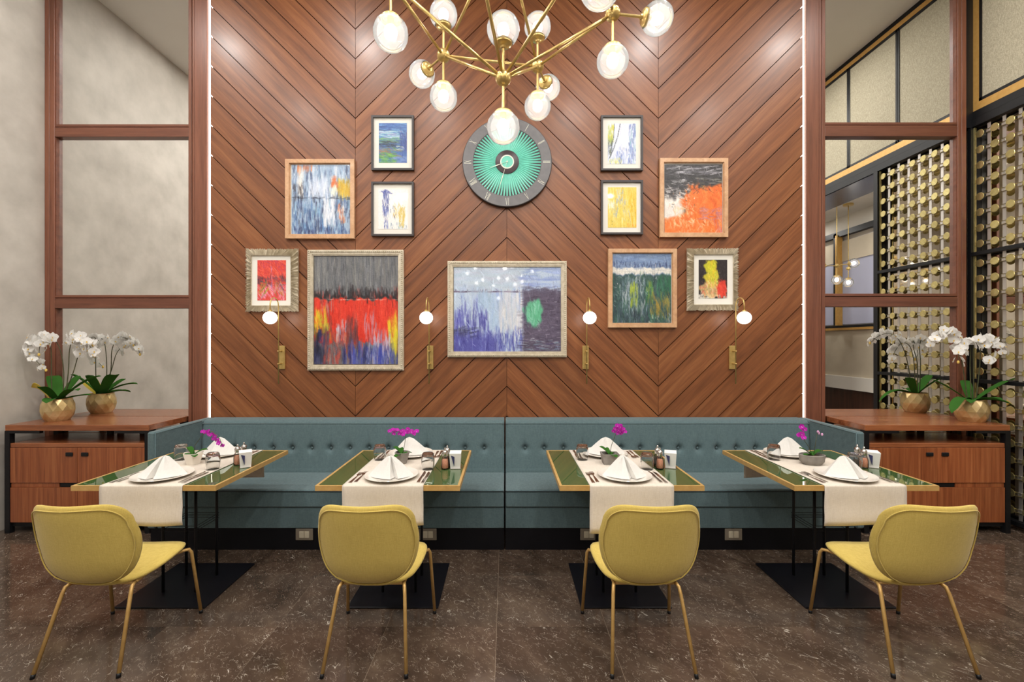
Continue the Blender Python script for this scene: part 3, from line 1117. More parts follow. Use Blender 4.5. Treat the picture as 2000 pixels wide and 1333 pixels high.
for px, lab in ((595, 'double wall socket on the black plinth between the two left tables'),
                (836, 'double wall socket on the black plinth just right of the second yellow chair'),
                (1150, 'double wall socket on the black plinth under the third table'),
                (1432, 'double wall socket on the black plinth between the two right tables')):
    x = (px - CX) * 3.336 / F
    z = HC - (1044 - CY) * 3.336 / F
    t_ = thing('wall_socket', lab, 'socket', (x, 3.336, z), group='wall sockets on the plinth')
    MB().box((-0.064, -0.008, -0.043), (0.064, 0, 0.043), bev=0.003).build('face_plate', M_socketplate, t_)
    for s in (-1, 1):
        m_ = MB().box((s * 0.019 - 0.0175, -0.011, -0.024), (s * 0.019 + 0.0175, -0.006, 0.024), bev=0.002).build('socket_module', M_socket, t_)


# ================================================================== PAINTINGS
RS = np.random.RandomState(5)


class Canvas:
    def __init__(self, w, h, col):
        self.w, self.h = w, h
        self.a = np.zeros((h, w, 3)); self.a[:] = np.array(col) / 255.0
        self.yy, self.xx = np.mgrid[0:h, 0:w]

    def stroke(self, u, v, L, W, ang, col, alpha):
        w, h = self.w, self.h
        cx, cy = u * w, v * h
        hl, hw = max(1.0, L * h / 2), max(0.6, W * h / 2)
        R = int(hl + hw + 2)
        x0, x1 = max(0, int(cx - R)), min(w, int(cx + R + 1)); y0, y1 = max(0, int(cy - R)), min(h, int(cy + R + 1))
        if x1 <= x0 or y1 <= y0: return
        X = self.xx[y0:y1, x0:x1] - cx; Y = self.yy[y0:y1, x0:x1] - cy
        c, s = math.cos(ang), math.sin(ang)
        p = X * c + Y * s; q = -X * s + Y * c
        bris = 0.55 + 0.45 * np.sin(q * RS.uniform(1.5, 4) + RS.uniform(0, 6))
        m = np.clip(1 - (np.abs(p) / hl) ** 4, 0, 1) * np.clip(1.2 - (np.abs(q) / hw) ** 2, 0, 1)
        m = np.clip(m, 0, 1) * alpha * bris
        m = m[..., None]
        self.a[y0:y1, x0:x1] = self.a[y0:y1, x0:x1] * (1 - m) + (np.array(col) / 255.0) * m

    def strokes(self, box, n, pal, L=(0.05, 0.15), W=(0.01, 0.03), ang=90, jit=8, alpha=(0.5, 0.95)):
        for _ in range(n):
            col = np.array(pal[RS.randint(len(pal))]) + RS.uniform(-14, 14)
            self.stroke(RS.uniform(box[0], box[2]), RS.uniform(box[1], box[3]), RS.uniform(*L), RS.uniform(*W),
                        math.radians(ang + RS.uniform(-jit, jit)), np.clip(col, 0, 255), RS.uniform(*alpha))

    def rect(self, box, col, soft=0.02):
        w, h = self.w, self.h
        U = (self.xx + 0.5) / w; V = (self.yy + 0.5) / h
        wob = 0.012 * np.sin(U * 23 + 1) + 0.01 * np.sin(U * 61)
        m = np.clip((U - box[0]) / soft + 0.5, 0, 1) * np.clip((box[2] - U) / soft + 0.5, 0, 1)
        m = m * np.clip((V + wob - box[1]) / soft + 0.5, 0, 1) * np.clip((box[3] - V - wob) / soft + 0.5, 0, 1)
        self.a = self.a * (1 - m[..., None]) + (np.array(col) / 255.0) * m[..., None]

    def blob(self, u, v, ru, rv, col, alpha=0.9):
        U = (self.xx + 0.5) / self.w - u; V = (self.yy + 0.5) / self.h - v
        th = np.arctan2(V / rv, U / ru)
        r = np.sqrt((U / ru) ** 2 + (V / rv) ** 2) * (1 + 0.12 * np.sin(3 * th + 1) + 0.08 * np.sin(7 * th))
        m = np.clip((1.1 - r) * 5, 0, 1)[..., None] * alpha
        self.a = self.a * (1 - m) + (np.array(col) / 255.0) * m

    def line(self, pts, W, col, alpha=0.9):
        for (a, b) in zip(pts[:-1], pts[1:]):
            n = 12
            for i in range(n):
                f = (i + 0.5) / n
                dx, dy = (b[0] - a[0]) * self.w, (b[1] - a[1]) * self.h
                self.stroke(a[0] + (b[0] - a[0]) * f, a[1] + (b[1] - a[1]) * f, math.hypot(dx, dy) / n / self.h * 2.2, W, math.atan2(dy, dx), col, alpha)

    def impasto(self, n, ang, jit, amt=34):
        """short strokes that carry a spot's own colour, lighter or darker, to a place nearby"""
        for _ in range(n):
            u, v = RS.uniform(0, 1), RS.uniform(0, 1)
            a = math.radians(ang + RS.uniform(-jit, jit))
            col = self.a[min(self.h - 1, int(v * self.h)), min(self.w - 1, int(u * self.w))] * 255 + RS.uniform(-amt, amt)
            d = RS.uniform(-0.05, 0.05)
            self.stroke(u + d * math.cos(a) * self.h / self.w, v + d * math.sin(a), RS.uniform(0.03, 0.10), RS.uniform(0.006, 0.016), a, np.clip(col, 0, 255), RS.uniform(0.5, 0.95))

    def grain(self, amt=0.03):
        self.a = np.clip(self.a + RS.normal(0, amt, (self.h, self.w, 1)), 0, 1)


def art_A(w, h):
    c = Canvas(w, h, (158, 178, 202))
    pal = [(230, 234, 240), (196, 210, 228), (120, 150, 186), (70, 92, 140), (36, 44, 76), (214, 222, 230), (150, 180, 206)]
    c.strokes((0, 0, 1, 0.48), 260, pal, (0.06, 0.24), (0.012, 0.04))
    c.strokes((0.3, 0.2, 0.62, 0.46), 60, [(226, 232, 242), (206, 216, 236)], (0.1, 0.25), (0.02, 0.05))
    c.strokes((0.1, 0.0, 0.36, 0.16), 24, [(216, 120, 60), (196, 110, 66)], (0.06, 0.14), (0.02, 0.04))
    c.strokes((0.10, 0.1, 0.2, 0.4), 16, [(232, 228, 220)], (0.14, 0.3), (0.03, 0.05))
    c.strokes((0.0, 0.3, 0.2, 0.5), 26, [(40, 36, 48), (60, 52, 56)], (0.06, 0.16), (0.015, 0.03))
    c.strokes((0.78, 0.24, 1.0, 0.46), 60, [(206, 166, 40), (190, 150, 44), (222, 184, 60)], (0.08, 0.2), (0.02, 0.05))
    c.strokes((0.68, 0.18, 0.78, 0.3), 18, [(224, 110, 52)], (0.06, 0.12), (0.02, 0.05))
    c.strokes((0.64, 0.32, 0.74, 0.46), 16, [(236, 236, 214)], (0.05, 0.12), (0.02, 0.05))
    c.strokes((0, 0.5, 1, 1), 300, [(60, 96, 150), (36, 52, 104), (130, 176, 208), (28, 32, 56), (170, 204, 222), (92, 130, 180)], (0.06, 0.22), (0.01, 0.035))
    c.strokes((0.55, 0.5, 0.72, 0.84), 50, [(238, 238, 242), (224, 228, 238)], (0.1, 0.24), (0.02, 0.05))
    c.strokes((0.78, 0.56, 0.9, 0.8), 22, [(226, 116, 60), (232, 226, 220), (214, 130, 84)], (0.08, 0.16), (0.02, 0.04))
    c.strokes((0, 0.9, 1, 1), 70, [(30, 40, 84), (44, 58, 110), (70, 90, 140)], (0.04, 0.12), (0.01, 0.03))
    c.strokes((0, 0.46, 1, 0.49), 40, [(24, 26, 40), (60, 70, 90)], (0.04, 0.12), (0.006, 0.014), 0, 6)
    return c


def art_B(w, h):
    c = Canvas(w, h, (70, 110, 170))
    c.strokes((0, 0, 1, 0.22), 90, [(56, 88, 156), (84, 128, 190), (120, 172, 206), (48, 66, 126)], (0.1, 0.35), (0.015, 0.05), 4, 10)
    c.strokes((0, 0.2, 0.8, 0.38), 80, [(168, 212, 216), (206, 220, 222), (122, 184, 196), (182, 160, 200)], (0.1, 0.3), (0.015, 0.04), 2, 8)
    c.strokes((0, 0.36, 0.8, 0.5), 60, [(120, 170, 110), (156, 190, 130), (84, 134, 110)], (0.08, 0.25), (0.015, 0.035), -4, 10)
    c.strokes((0, 0.44, 0.7, 0.6), 50, [(48, 52, 60), (60, 64, 84), (44, 60, 60)], (0.1, 0.25), (0.02, 0.04), 8, 10)
    c.strokes((0.75, 0.25, 1, 0.8), 60, [(50, 62, 130), (66, 88, 156), (44, 52, 104)], (0.1, 0.3), (0.02, 0.05), 80, 20)
    c.strokes((0.05, 0.62, 0.7, 0.85), 70, [(150, 104, 70), (170, 130, 84), (96, 140, 66)], (0.1, 0.25), (0.015, 0.04), 12, 12)
    c.strokes((0, 0.75, 0.6, 1), 80, [(96, 160, 62), (76, 140, 56), (124, 180, 80)], (0.08, 0.2), (0.02, 0.05), 4, 14)
    c.strokes((0.5, 0.82, 1, 1), 50, [(110, 130, 190), (140, 160, 206), (86, 104, 160)], (0.08, 0.2), (0.02, 0.05), 0, 20)
    c.strokes((0.6, 0.55, 0.9, 0.68), 12, [(226, 220, 232), (190, 210, 170)], (0.06, 0.14), (0.02, 0.03), 0, 10)
    return c


def art_C(w, h):
    c = Canvas(w, h, (234, 232, 228))
    c.strokes((0.0, 0, 1, 1), 70, [(240, 240, 240), (222, 226, 236), (236, 232, 222)], (0.08, 0.2), (0.02, 0.05))
    c.strokes((0.14, 0.06, 0.34, 0.62), 60, [(48, 58, 136), (70, 86, 166), (40, 46, 110), (120, 134, 190)], (0.1, 0.3), (0.012, 0.035), 84, 10)
    c.strokes((0.06, 0.02, 0.4, 0.1), 16, [(60, 70, 150), (90, 100, 170)], (0.06, 0.16), (0.012, 0.03), 20, 20)
    c.strokes((0.2, 0.5, 0.36, 0.96), 30, [(60, 76, 160), (110, 130, 200)], (0.06, 0.2), (0.01, 0.025))
    c.strokes((0.4, 0.42, 0.6, 0.7), 18, [(64, 66, 110), (120, 120, 150)], (0.05, 0.12), (0.01, 0.03))
    c.strokes((0.5, 0.3, 0.75, 0.7), 30, [(206, 172, 70), (222, 196, 110)], (0.08, 0.2), (0.015, 0.03), 70, 12)
    c.strokes((0.68, 0.45, 0.88, 0.95), 50, [(200, 166, 56), (216, 190, 90)], (0.08, 0.24), (0.012, 0.035), 100, 10)
    c.strokes((0.4, 0.12, 0.8, 0.4), 30, [(252, 252, 252)], (0.1, 0.2), (0.03, 0.07), 80, 20)
    c.strokes((0.2, 0.85, 0.95, 1), 40, [(130, 176, 196), (90, 120, 160), (180, 204, 210)], (0.04, 0.1), (0.01, 0.025))
    return c


def art_D(w, h):
    c = Canvas(w, h, (214, 220, 234))
    c.strokes((0.3, 0, 0.75, 0.75), 60, [(230, 228, 240), (214, 218, 236), (238, 238, 242)], (0.1, 0.3), (0.03, 0.07))
    c.strokes((0.74, 0, 1, 1), 80, [(96, 112, 176), (140, 158, 204), (70, 84, 140), (120, 180, 180)], (0.08, 0.26), (0.012, 0.04), 88, 10)
    c.strokes((0.3, 0.6, 1, 1), 110, [(110, 130, 196), (150, 168, 216), (80, 98, 160), (200, 206, 226)], (0.05, 0.2), (0.01, 0.03))
    c.strokes((0, 0.05, 0.2, 0.5), 46, [(196, 196, 60), (216, 206, 90), (150, 170, 60)], (0.1, 0.26), (0.02, 0.05), 92, 10)
    c.strokes((0, 0.45, 0.16, 0.8), 30, [(60, 66, 90), (100, 110, 130), (80, 90, 60)], (0.1, 0.2), (0.015, 0.03), 100, 12)
    c.strokes((0, 0.85, 0.5, 1), 40, [(216, 212, 70), (150, 170, 200), (226, 220, 120)], (0.05, 0.12), (0.02, 0.04))
    c.line([(0.23, 0.0), (0.2, 0.35), (0.05, 0.75)], 0.018, (38, 44, 52))
    c.line([(0.43, 0.0), (0.35, 0.3), (0.2, 0.62), (0.05, 0.85)], 0.024, (38, 42, 50))
    return c


def art_E(w, h):
    c = Canvas(w, h, (228, 202, 96))
    c.strokes((0, 0, 1, 1), 200, [(226, 196, 70), (236, 214, 110), (214, 180, 60), (238, 226, 160)], (0.08, 0.28), (0.012, 0.04))
    c.strokes((0.7, 0.1, 1, 1), 70, [(222, 176, 40), (232, 190, 60)], (0.1, 0.3), (0.02, 0.05))
    c.strokes((0.28, 0.05, 0.52, 0.4), 34, [(140, 158, 190), (170, 184, 204), (200, 206, 200)], (0.06, 0.2), (0.012, 0.035))
    c.strokes((0.15, 0.4, 0.34, 0.75), 26, [(170, 180, 176), (150, 164, 180), (216, 204, 140)], (0.08, 0.22), (0.012, 0.03), 96, 10)
    c.strokes((0.5, 0.3, 0.8, 0.9), 36, [(206, 204, 180), (186, 186, 176), (240, 224, 150)], (0.08, 0.22), (0.012, 0.03), 84, 10)
    c.strokes((0, 0.34, 0.2, 0.5), 22, [(240, 236, 220)], (0.08, 0.14), (0.03, 0.06))
    c.strokes((0.65, 0.88, 1, 1), 20, [(232, 160, 60)], (0.04, 0.1), (0.02, 0.04))
    c.strokes((0.13, 0.84, 0.16, 0.92), 4, [(70, 60, 50)], (0.02, 0.04), (0.01, 0.02))
    return c


def art_F(w, h):
    c = Canvas(w, h, (60, 58, 60))
    c.strokes((0, 0, 1, 0.36), 130, [(34, 32, 36), (54, 52, 56), (90, 88, 92), (44, 42, 40)], (0.08, 0.3), (0.012, 0.04), 0, 16)
    c.strokes((0.05, 0.02, 1, 0.14), 50, [(190, 188, 196), (214, 212, 216), (130, 128, 140)], (0.06, 0.24), (0.01, 0.025), -6, 14)
    c.strokes((0.1, 0.22, 0.5, 0.3), 22, [(226, 224, 226), (180, 178, 180)], (0.04, 0.12), (0.01, 0.02), 0, 10)
    c.strokes((0.5, 0.2, 1, 0.28), 20, [(96, 92, 66), (150, 150, 140)], (0.05, 0.16), (0.01, 0.025), 0, 10)
    c.strokes((0, 0.34, 0.5, 0.6), 90, [(222, 216, 212), (190, 184, 184), (70, 66, 66), (236, 232, 226)], (0.05, 0.16), (0.012, 0.035), 10, 40)
    c.rect((-0.1, 0.5, 0.34, 0.84), (230, 222, 214), 0.08)
    c.strokes((0, 0.5, 0.3, 0.85), 60, [(236, 230, 222), (226, 214, 206)], (0.06, 0.18), (0.02, 0.06), 80, 30)
    for (u_, v_, ru, rv) in ((0.72, 0.62, 0.36, 0.28), (0.85, 0.5, 0.25, 0.2), (0.6, 0.86, 0.45, 0.2), (0.55, 0.5, 0.16, 0.14), (0.95, 0.8, 0.25, 0.3)):
        c.blob(u_, v_, ru, rv, (230, 112, 46), 0.95)
    c.rect((-0.1, 0.82, 1.1, 1.1), (232, 122, 56), 0.06)
    c.strokes((0.36, 0.32, 1, 1), 260, [(232, 110, 40), (240, 128, 56), (222, 92, 40), (236, 140, 76)], (0.06, 0.18), (0.02, 0.05), 85, 40)
    c.strokes((0, 0.8, 1, 1), 110, [(234, 120, 50), (240, 150, 90), (226, 104, 46), (240, 200, 160)], (0.05, 0.14), (0.015, 0.04), 80, 50)
    c.strokes((0.15, 0.62, 0.5, 0.9), 60, [(238, 206, 160), (240, 170, 110), (246, 226, 196)], (0.04, 0.12), (0.012, 0.03), 70, 50)
    c.strokes((0.05, 0.36, 0.55, 0.62), 46, [(240, 236, 230), (60, 56, 58), (206, 200, 200), (236, 170, 120)], (0.02, 0.07), (0.008, 0.02), 40, 80)
    c.strokes((0.3, 0.3, 1, 0.42), 30, [(60, 50, 46), (240, 170, 60), (40, 36, 36)], (0.02, 0.08), (0.008, 0.02), 0, 60)
    c.strokes((0.62, 0.62, 1, 0.8), 34, [(172, 120, 150), (190, 130, 140), (156, 112, 156)], (0.05, 0.14), (0.015, 0.03), 0, 20)
    c.strokes((0.85, 0.6, 1, 1), 24, [(170, 120, 160), (206, 130, 110)], (0.06, 0.14), (0.015, 0.03))
    return c


def art_G(w, h):
    c = Canvas(w, h, (214, 70, 60))
    c.strokes((0, 0, 1, 0.42), 140, [(222, 66, 50), (236, 92, 60), (200, 50, 66), (240, 120, 90), (170, 60, 110)], (0.08, 0.26), (0.015, 0.045), 60, 50)
    c.strokes((0, 0.38, 1, 0.62), 90, [(60, 44, 66), (84, 60, 80), (120, 70, 90), (70, 76, 70)], (0.06, 0.2), (0.015, 0.04), 40, 60)
    c.strokes((0, 0.62, 1, 1), 120, [(226, 150, 196), (236, 176, 206), (206, 110, 170), (240, 200, 220)], (0.06, 0.2), (0.015, 0.045), 80, 40)
    c.strokes((0.05, 0.55, 0.35, 0.85), 30, [(170, 160, 60), (196, 180, 70), (90, 110, 70)], (0.1, 0.26), (0.012, 0.03), 120, 12)
    c.strokes((0.6, 0.55, 0.9, 0.85), 30, [(170, 160, 60), (190, 170, 80), (100, 70, 90)], (0.1, 0.26), (0.012, 0.03), 60, 12)
    c.strokes((0.46, 0.1, 0.52, 0.7), 14, [(220, 130, 160), (150, 120, 160)], (0.1, 0.2), (0.01, 0.02), 90, 6)
    return c


def art_H(w, h):
    c = Canvas(w, h, (110, 112, 116))
    c.strokes((0, 0, 1, 0.36), 240, [(96, 98, 104), (124, 126, 130), (84, 86, 92), (112, 110, 110), (134, 134, 130)], (0.1, 0.4), (0.008, 0.025), 90, 4)
    c.strokes((0, 0, 1, 0.2), 30, [(70, 70, 76), (150, 146, 134)], (0.1, 0.3), (0.004, 0.010), 90, 3)
    c.rect((-0.1, 0.398, 1.1, 0.80), (214, 52, 34), 0.012)
    c.strokes((0, 0.41, 1, 0.78), 200, [(226, 60, 40), (206, 48, 36), (236, 80, 54), (214, 66, 50)], (0.08, 0.3), (0.012, 0.04), 90, 5)
    for i in range(190):
        u = RS.uniform(0, 1); hgt = RS.uniform(0.03, 0.08) + 0.09 * math.exp(-((u - 0.45) / 0.22) ** 2) * RS.uniform(0, 1) + 0.03 * (u > 0.8)
        c.stroke(u, 0.385 - hgt / 2, hgt, RS.uniform(0.006, 0.016), PI / 2 + RS.uniform(-.1, .1), (34 + RS.uniform(-8, 16), 34, 38), 0.85)
    c.rect((0, 0.37, 1, 0.395), (36, 34, 38), 0.02)
    c.strokes((0, 0.398, 1, 0.405), 24, [(240, 220, 210)], (0.03, 0.1), (0.005, 0.010), 0, 3)
    c.strokes((0.08, 0.42, 0.24, 0.6), 16, [(110, 60, 60), (170, 150, 150)], (0.06, 0.2), (0.008, 0.02))
    c.strokes((0, 0.52, 0.14, 0.7), 34, [(232, 206, 40), (222, 186, 36), (180, 190, 40)], (0.06, 0.2), (0.015, 0.035), 84, 14)
    c.strokes((0.08, 0.62, 0.2, 0.76), 16, [(206, 204, 50), (90, 100, 60)], (0.04, 0.1), (0.012, 0.03))
    c.strokes((0.88, 0.58, 1, 0.86), 44, [(230, 214, 46), (214, 196, 40), (190, 190, 60)], (0.08, 0.24), (0.015, 0.035))
    c.strokes((0, 0.7, 0.16, 1), 50, [(30, 34, 84), (40, 44, 110), (24, 26, 50)], (0.06, 0.2), (0.02, 0.05))
    c.strokes((0.1, 0.7, 0.5, 0.98), 90, [(96, 60, 60), (60, 50, 66), (130, 84, 76), (200, 70, 50), (80, 70, 90)], (0.06, 0.24), (0.012, 0.03))
    c.strokes((0.26, 0.62, 0.38, 0.76), 18, [(200, 206, 226), (230, 170, 140), (150, 170, 210)], (0.05, 0.14), (0.012, 0.03))
    c.strokes((0.38, 0.58, 0.52, 0.78), 34, [(110, 50, 50), (70, 50, 60), (150, 90, 90)], (0.08, 0.2), (0.01, 0.03))
    c.strokes((0.34, 0.84, 1, 1), 130, [(40, 48, 140), (60, 70, 170), (30, 34, 96), (90, 100, 180)], (0.06, 0.22), (0.01, 0.035))
    c.strokes((0.62, 0.74, 0.9, 0.98), 60, [(160, 170, 206), (190, 196, 214), (130, 140, 190), (214, 190, 200)], (0.06, 0.2), (0.01, 0.025))
    c.strokes((0.6, 0.54, 0.75, 0.72), 22, [(200, 150, 170), (170, 130, 150)], (0.06, 0.2), (0.008, 0.018))
    c.strokes((0.14, 0.86, 0.3, 1), 24, [(200, 150, 120), (214, 66, 50), (110, 80, 80)], (0.06, 0.16), (0.01, 0.025))
    return c


def art_I(w, h):
    c = Canvas(w, h, (184, 200, 220))
    c.strokes((0, 0, 0.7, 0.27), 110, [(186, 204, 220), (176, 196, 216), (196, 210, 222), (190, 194, 214)], (0.1, 0.4), (0.02, 0.06), 0, 12)
    c.strokes((0.65, 0, 1, 0.25), 70, [(140, 160, 214), (160, 178, 220), (128, 146, 206)], (0.1, 0.3), (0.012, 0.035), 0, 6)
    c.strokes((0, 0.3, 1, 1), 180, [(170, 190, 226), (190, 206, 230), (150, 170, 220)], (0.1, 0.3), (0.02, 0.05))
    c.strokes((0.42, 0.3, 0.64, 0.8), 100, [(222, 222, 226), (206, 208, 222), (230, 226, 226)], (0.1, 0.3), (0.012, 0.035), 90, 4)
    c.strokes((0.22, 0.32, 0.42, 0.7), 60, [(166, 192, 222), (176, 200, 226)], (0.1, 0.26), (0.02, 0.05))
    c.strokes((0, 0.55, 0.32, 0.98), 130, [(62, 60, 156), (84, 84, 180), (50, 48, 130), (120, 124, 200)], (0.08, 0.26), (0.01, 0.03))
    c.strokes((0.05, 0.4, 0.12, 0.75), 22, [(70, 72, 160), (96, 100, 180)], (0.1, 0.26), (0.01, 0.024))
    c.strokes((0.18, 0.4, 0.26, 0.7), 20, [(80, 84, 160), (110, 116, 190)], (0.08, 0.22), (0.008, 0.02))
    c.strokes((0.3, 0.75, 0.64, 1), 120, [(64, 66, 160), (90, 100, 190), (130, 150, 214), (54, 54, 140)], (0.06, 0.2), (0.008, 0.022))
    c.strokes((0, 0.72, 0.2, 0.85), 40, [(36, 36, 60), (46, 48, 80)], (0.08, 0.2), (0.012, 0.03), -14, 10)
    c.strokes((0, 0.9, 0.5, 1), 50, [(90, 104, 190), (140, 160, 220), (60, 60, 150)], (0.06, 0.16), (0.012, 0.03))
    c.rect((0.645, 0.27, 1.1, 1.1), (84, 75, 98), 0.03)
    c.rect((-0.1, 0.80, 0.42, 1.1), (86, 88, 172), 0.10)
    c.strokes((0, 0.78, 0.45, 1), 70, [(62, 60, 156), (110, 120, 200), (150, 170, 222), (50, 48, 130)], (0.05, 0.16), (0.008, 0.024))
    c.strokes((0.64, 0.28, 1, 1), 240, [(74, 66, 88), (92, 82, 104), (60, 52, 74), (110, 100, 124)], (0.06, 0.2), (0.012, 0.03), -4, 14)
    c.strokes((0.66, 0.23, 1, 0.3), 40, [(96, 92, 116), (80, 76, 100)], (0.05, 0.16), (0.01, 0.025), -6, 8)
    c.strokes((0.6, 0.86, 1, 1), 60, [(70, 60, 110), (130, 170, 190), (60, 54, 90), (180, 200, 210)], (0.05, 0.14), (0.008, 0.016), 0, 8)
    c.strokes((0.66, 0.4, 1, 0.98), 90, [(156, 150, 172), (130, 126, 150), (186, 190, 206)], (0.03, 0.08), (0.004, 0.010), -4, 10)
    c.blob(0.745, 0.54, 0.085, 0.15, (92, 184, 140))
    c.strokes((0.68, 0.42, 0.8, 0.68), 34, [(80, 176, 130), (120, 200, 166), (150, 206, 190)], (0.08, 0.18), (0.012, 0.03))
    c.strokes((0.65, 0.42, 0.68, 0.66), 12, [(70, 74, 96)], (0.08, 0.16), (0.008, 0.02))
    c.strokes((0, 0.285, 0.62, 0.30), 46, [(84, 74, 100), (120, 104, 130)], (0.05, 0.16), (0.006, 0.012), 0, 2)
    c.strokes((0, 0.27, 0.64, 0.29), 40, [(90, 80, 106)], (0.015, 0.04), (0.005, 0.012), 90, 10)
    return c


def art_J(w, h):
    c = Canvas(w, h, (120, 140, 170))
    c.strokes((0, 0, 1, 0.18), 90, [(120, 144, 184), (140, 162, 196), (100, 124, 166)], (0.08, 0.26), (0.015, 0.04), 0, 20)
    c.strokes((0, 0.13, 1, 0.2), 80, [(44, 56, 100), (60, 74, 120), (36, 44, 76)], (0.03, 0.09), (0.01, 0.02), 90, 14)
    c.rect((-0.1, 0.215, 1.1, 0.295), (224, 220, 210), 0.02)
    c.strokes((0, 0.21, 1, 0.29), 60, [(232, 228, 220), (206, 206, 202)], (0.06, 0.2), (0.012, 0.03), 0, 8)
    c.rect((-0.1, 0.31, 1.1, 1.1), (58, 86, 84), 0.02)
    c.strokes((0, 0.31, 1, 1), 220, [(40, 80, 66), (58, 104, 80), (44, 60, 76), (86, 116, 110), (34, 50, 62)], (0.08, 0.24), (0.012, 0.035))
    c.strokes((0.12, 0.36, 0.6, 0.85), 130, [(186, 196, 204), (150, 168, 184), (206, 212, 214), (110, 130, 150)], (0.08, 0.26), (0.008, 0.02))
    c.strokes((0.05, 0.33, 0.75, 0.6), 80, [(210, 214, 212), (160, 176, 180), (40, 56, 62)], (0.02, 0.07), (0.007, 0.016), 80, 50)
    c.strokes((0, 0.4, 0.2, 0.75), 24, [(214, 216, 214), (34, 44, 56)], (0.02, 0.06), (0.006, 0.014), 60, 60)
    c.strokes((0.28, 0.45, 0.42, 0.72), 34, [(166, 180, 50), (140, 160, 60), (180, 196, 80)], (0.08, 0.18), (0.015, 0.035))
    c.strokes((0.55, 0.42, 0.68, 0.7), 30, [(160, 176, 60), (60, 120, 70)], (0.08, 0.18), (0.012, 0.03))
    c.strokes((0.65, 0.58, 0.96, 0.9), 50, [(190, 150, 50), (176, 136, 56), (150, 140, 60)], (0.08, 0.18), (0.012, 0.035), 84, 12)
    c.strokes((0.75, 0.36, 1, 0.6), 44, [(52, 120, 84), (40, 96, 70)], (0.08, 0.2), (0.015, 0.04))
    c.strokes((0, 0.82, 0.62, 1), 80, [(40, 52, 66), (64, 80, 96), (30, 40, 52), (110, 124, 140)], (0.06, 0.16), (0.012, 0.03))
    c.strokes((0.6, 0.88, 1, 1), 40, [(60, 130, 100), (206, 206, 200), (50, 100, 86)], (0.04, 0.1), (0.01, 0.025), 80, 30)
    return c


def art_K(w, h):
    c = Canvas(w, h, (44, 38, 40))
    c.strokes((0, 0, 1, 0.65), 80, [(40, 34, 36), (56, 48, 48), (34, 30, 34)], (0.1, 0.3), (0.02, 0.05), 90, 12)
    c.strokes((0, 0.62, 1, 1), 60, [(236, 228, 214), (240, 236, 226), (226, 206, 180)], (0.06, 0.18), (0.03, 0.07), 80, 40)
    c.strokes((0, 0.9, 1, 1), 40, [(238, 234, 224)], (0.06, 0.18), (0.03, 0.06), 0, 20)
    c.blob(0.42, 0.2, 0.2, 0.18, (206, 202, 44))
    c.blob(0.46, 0.48, 0.24, 0.2, (214, 200, 56))
    c.blob(0.42, 0.76, 0.36, 0.2, (232, 200, 130), 0.7)
    c.blob(0.8, 0.74, 0.16, 0.2, (222, 62, 46))
    c.strokes((0.26, 0.03, 0.6, 0.36), 90, [(206, 206, 40), (190, 196, 40), (226, 214, 60), (220, 180, 40)], (0.06, 0.18), (0.015, 0.04), 80, 40)
    c.strokes((0.3, 0.3, 0.66, 0.66), 80, [(214, 200, 50), (226, 190, 60), (190, 196, 60)], (0.08, 0.2), (0.015, 0.04), 80, 20)
    c.strokes((0.15, 0.55, 0.66, 0.95), 90, [(232, 206, 110), (226, 170, 110), (240, 220, 170), (222, 120, 90)], (0.06, 0.18), (0.012, 0.035), 85, 20)
    c.strokes((0.66, 0.55, 0.95, 0.92), 60, [(222, 60, 44), (232, 80, 56), (206, 50, 40)], (0.08, 0.2), (0.02, 0.05), 85, 14)
    c.strokes((0.1, 0.3, 0.75, 0.95), 50, [(60, 50, 46), (240, 232, 214), (226, 120, 90), (236, 214, 90)], (0.02, 0.06), (0.008, 0.02), 70, 70)
    c.strokes((0.05, 0.65, 0.2, 0.85), 16, [(220, 110, 96), (200, 90, 80)], (0.05, 0.12), (0.012, 0.03))
    return c


def px_rect(r, D):
    a = P(r[0], r[1], D); b = P(r[2], r[3], D)
    return a.x, b.x, b.z, a.z


def frame_ring(mb, o, i, y0, y1, mi=0):
    """mitred ring; o, i = (x0,x1,z0,z1) outer and inner; inner edge may sit at another depth"""
    ox0, ox1, oz0, oz1 = o; ix0, ix1, iz0, iz1 = i
    O = [(ox0, oz0), (ox1, oz0), (ox1, oz1), (ox0, oz1)]; I = [(ix0, iz0), (ix1, iz0), (ix1, iz1), (ix0, iz1)]
    vs = [(x, y0, z) for x, z in O] + [(x, y0, z) for x, z in I] + [(x, y1, z) for x, z in O] + [(x, y1, z) for x, z in I]
    fs = []
    for k in range(4):
        j = (k + 1) % 4
        fs += [(k, j, 4 + j, 4 + k), (8 + k, 12 + k, 12 + j, 8 + j), (k, 8 + k, 8 + j, j), (4 + k, 4 + j, 12 + j, 12 + k)]
    mb.add(vs, fs, mi)


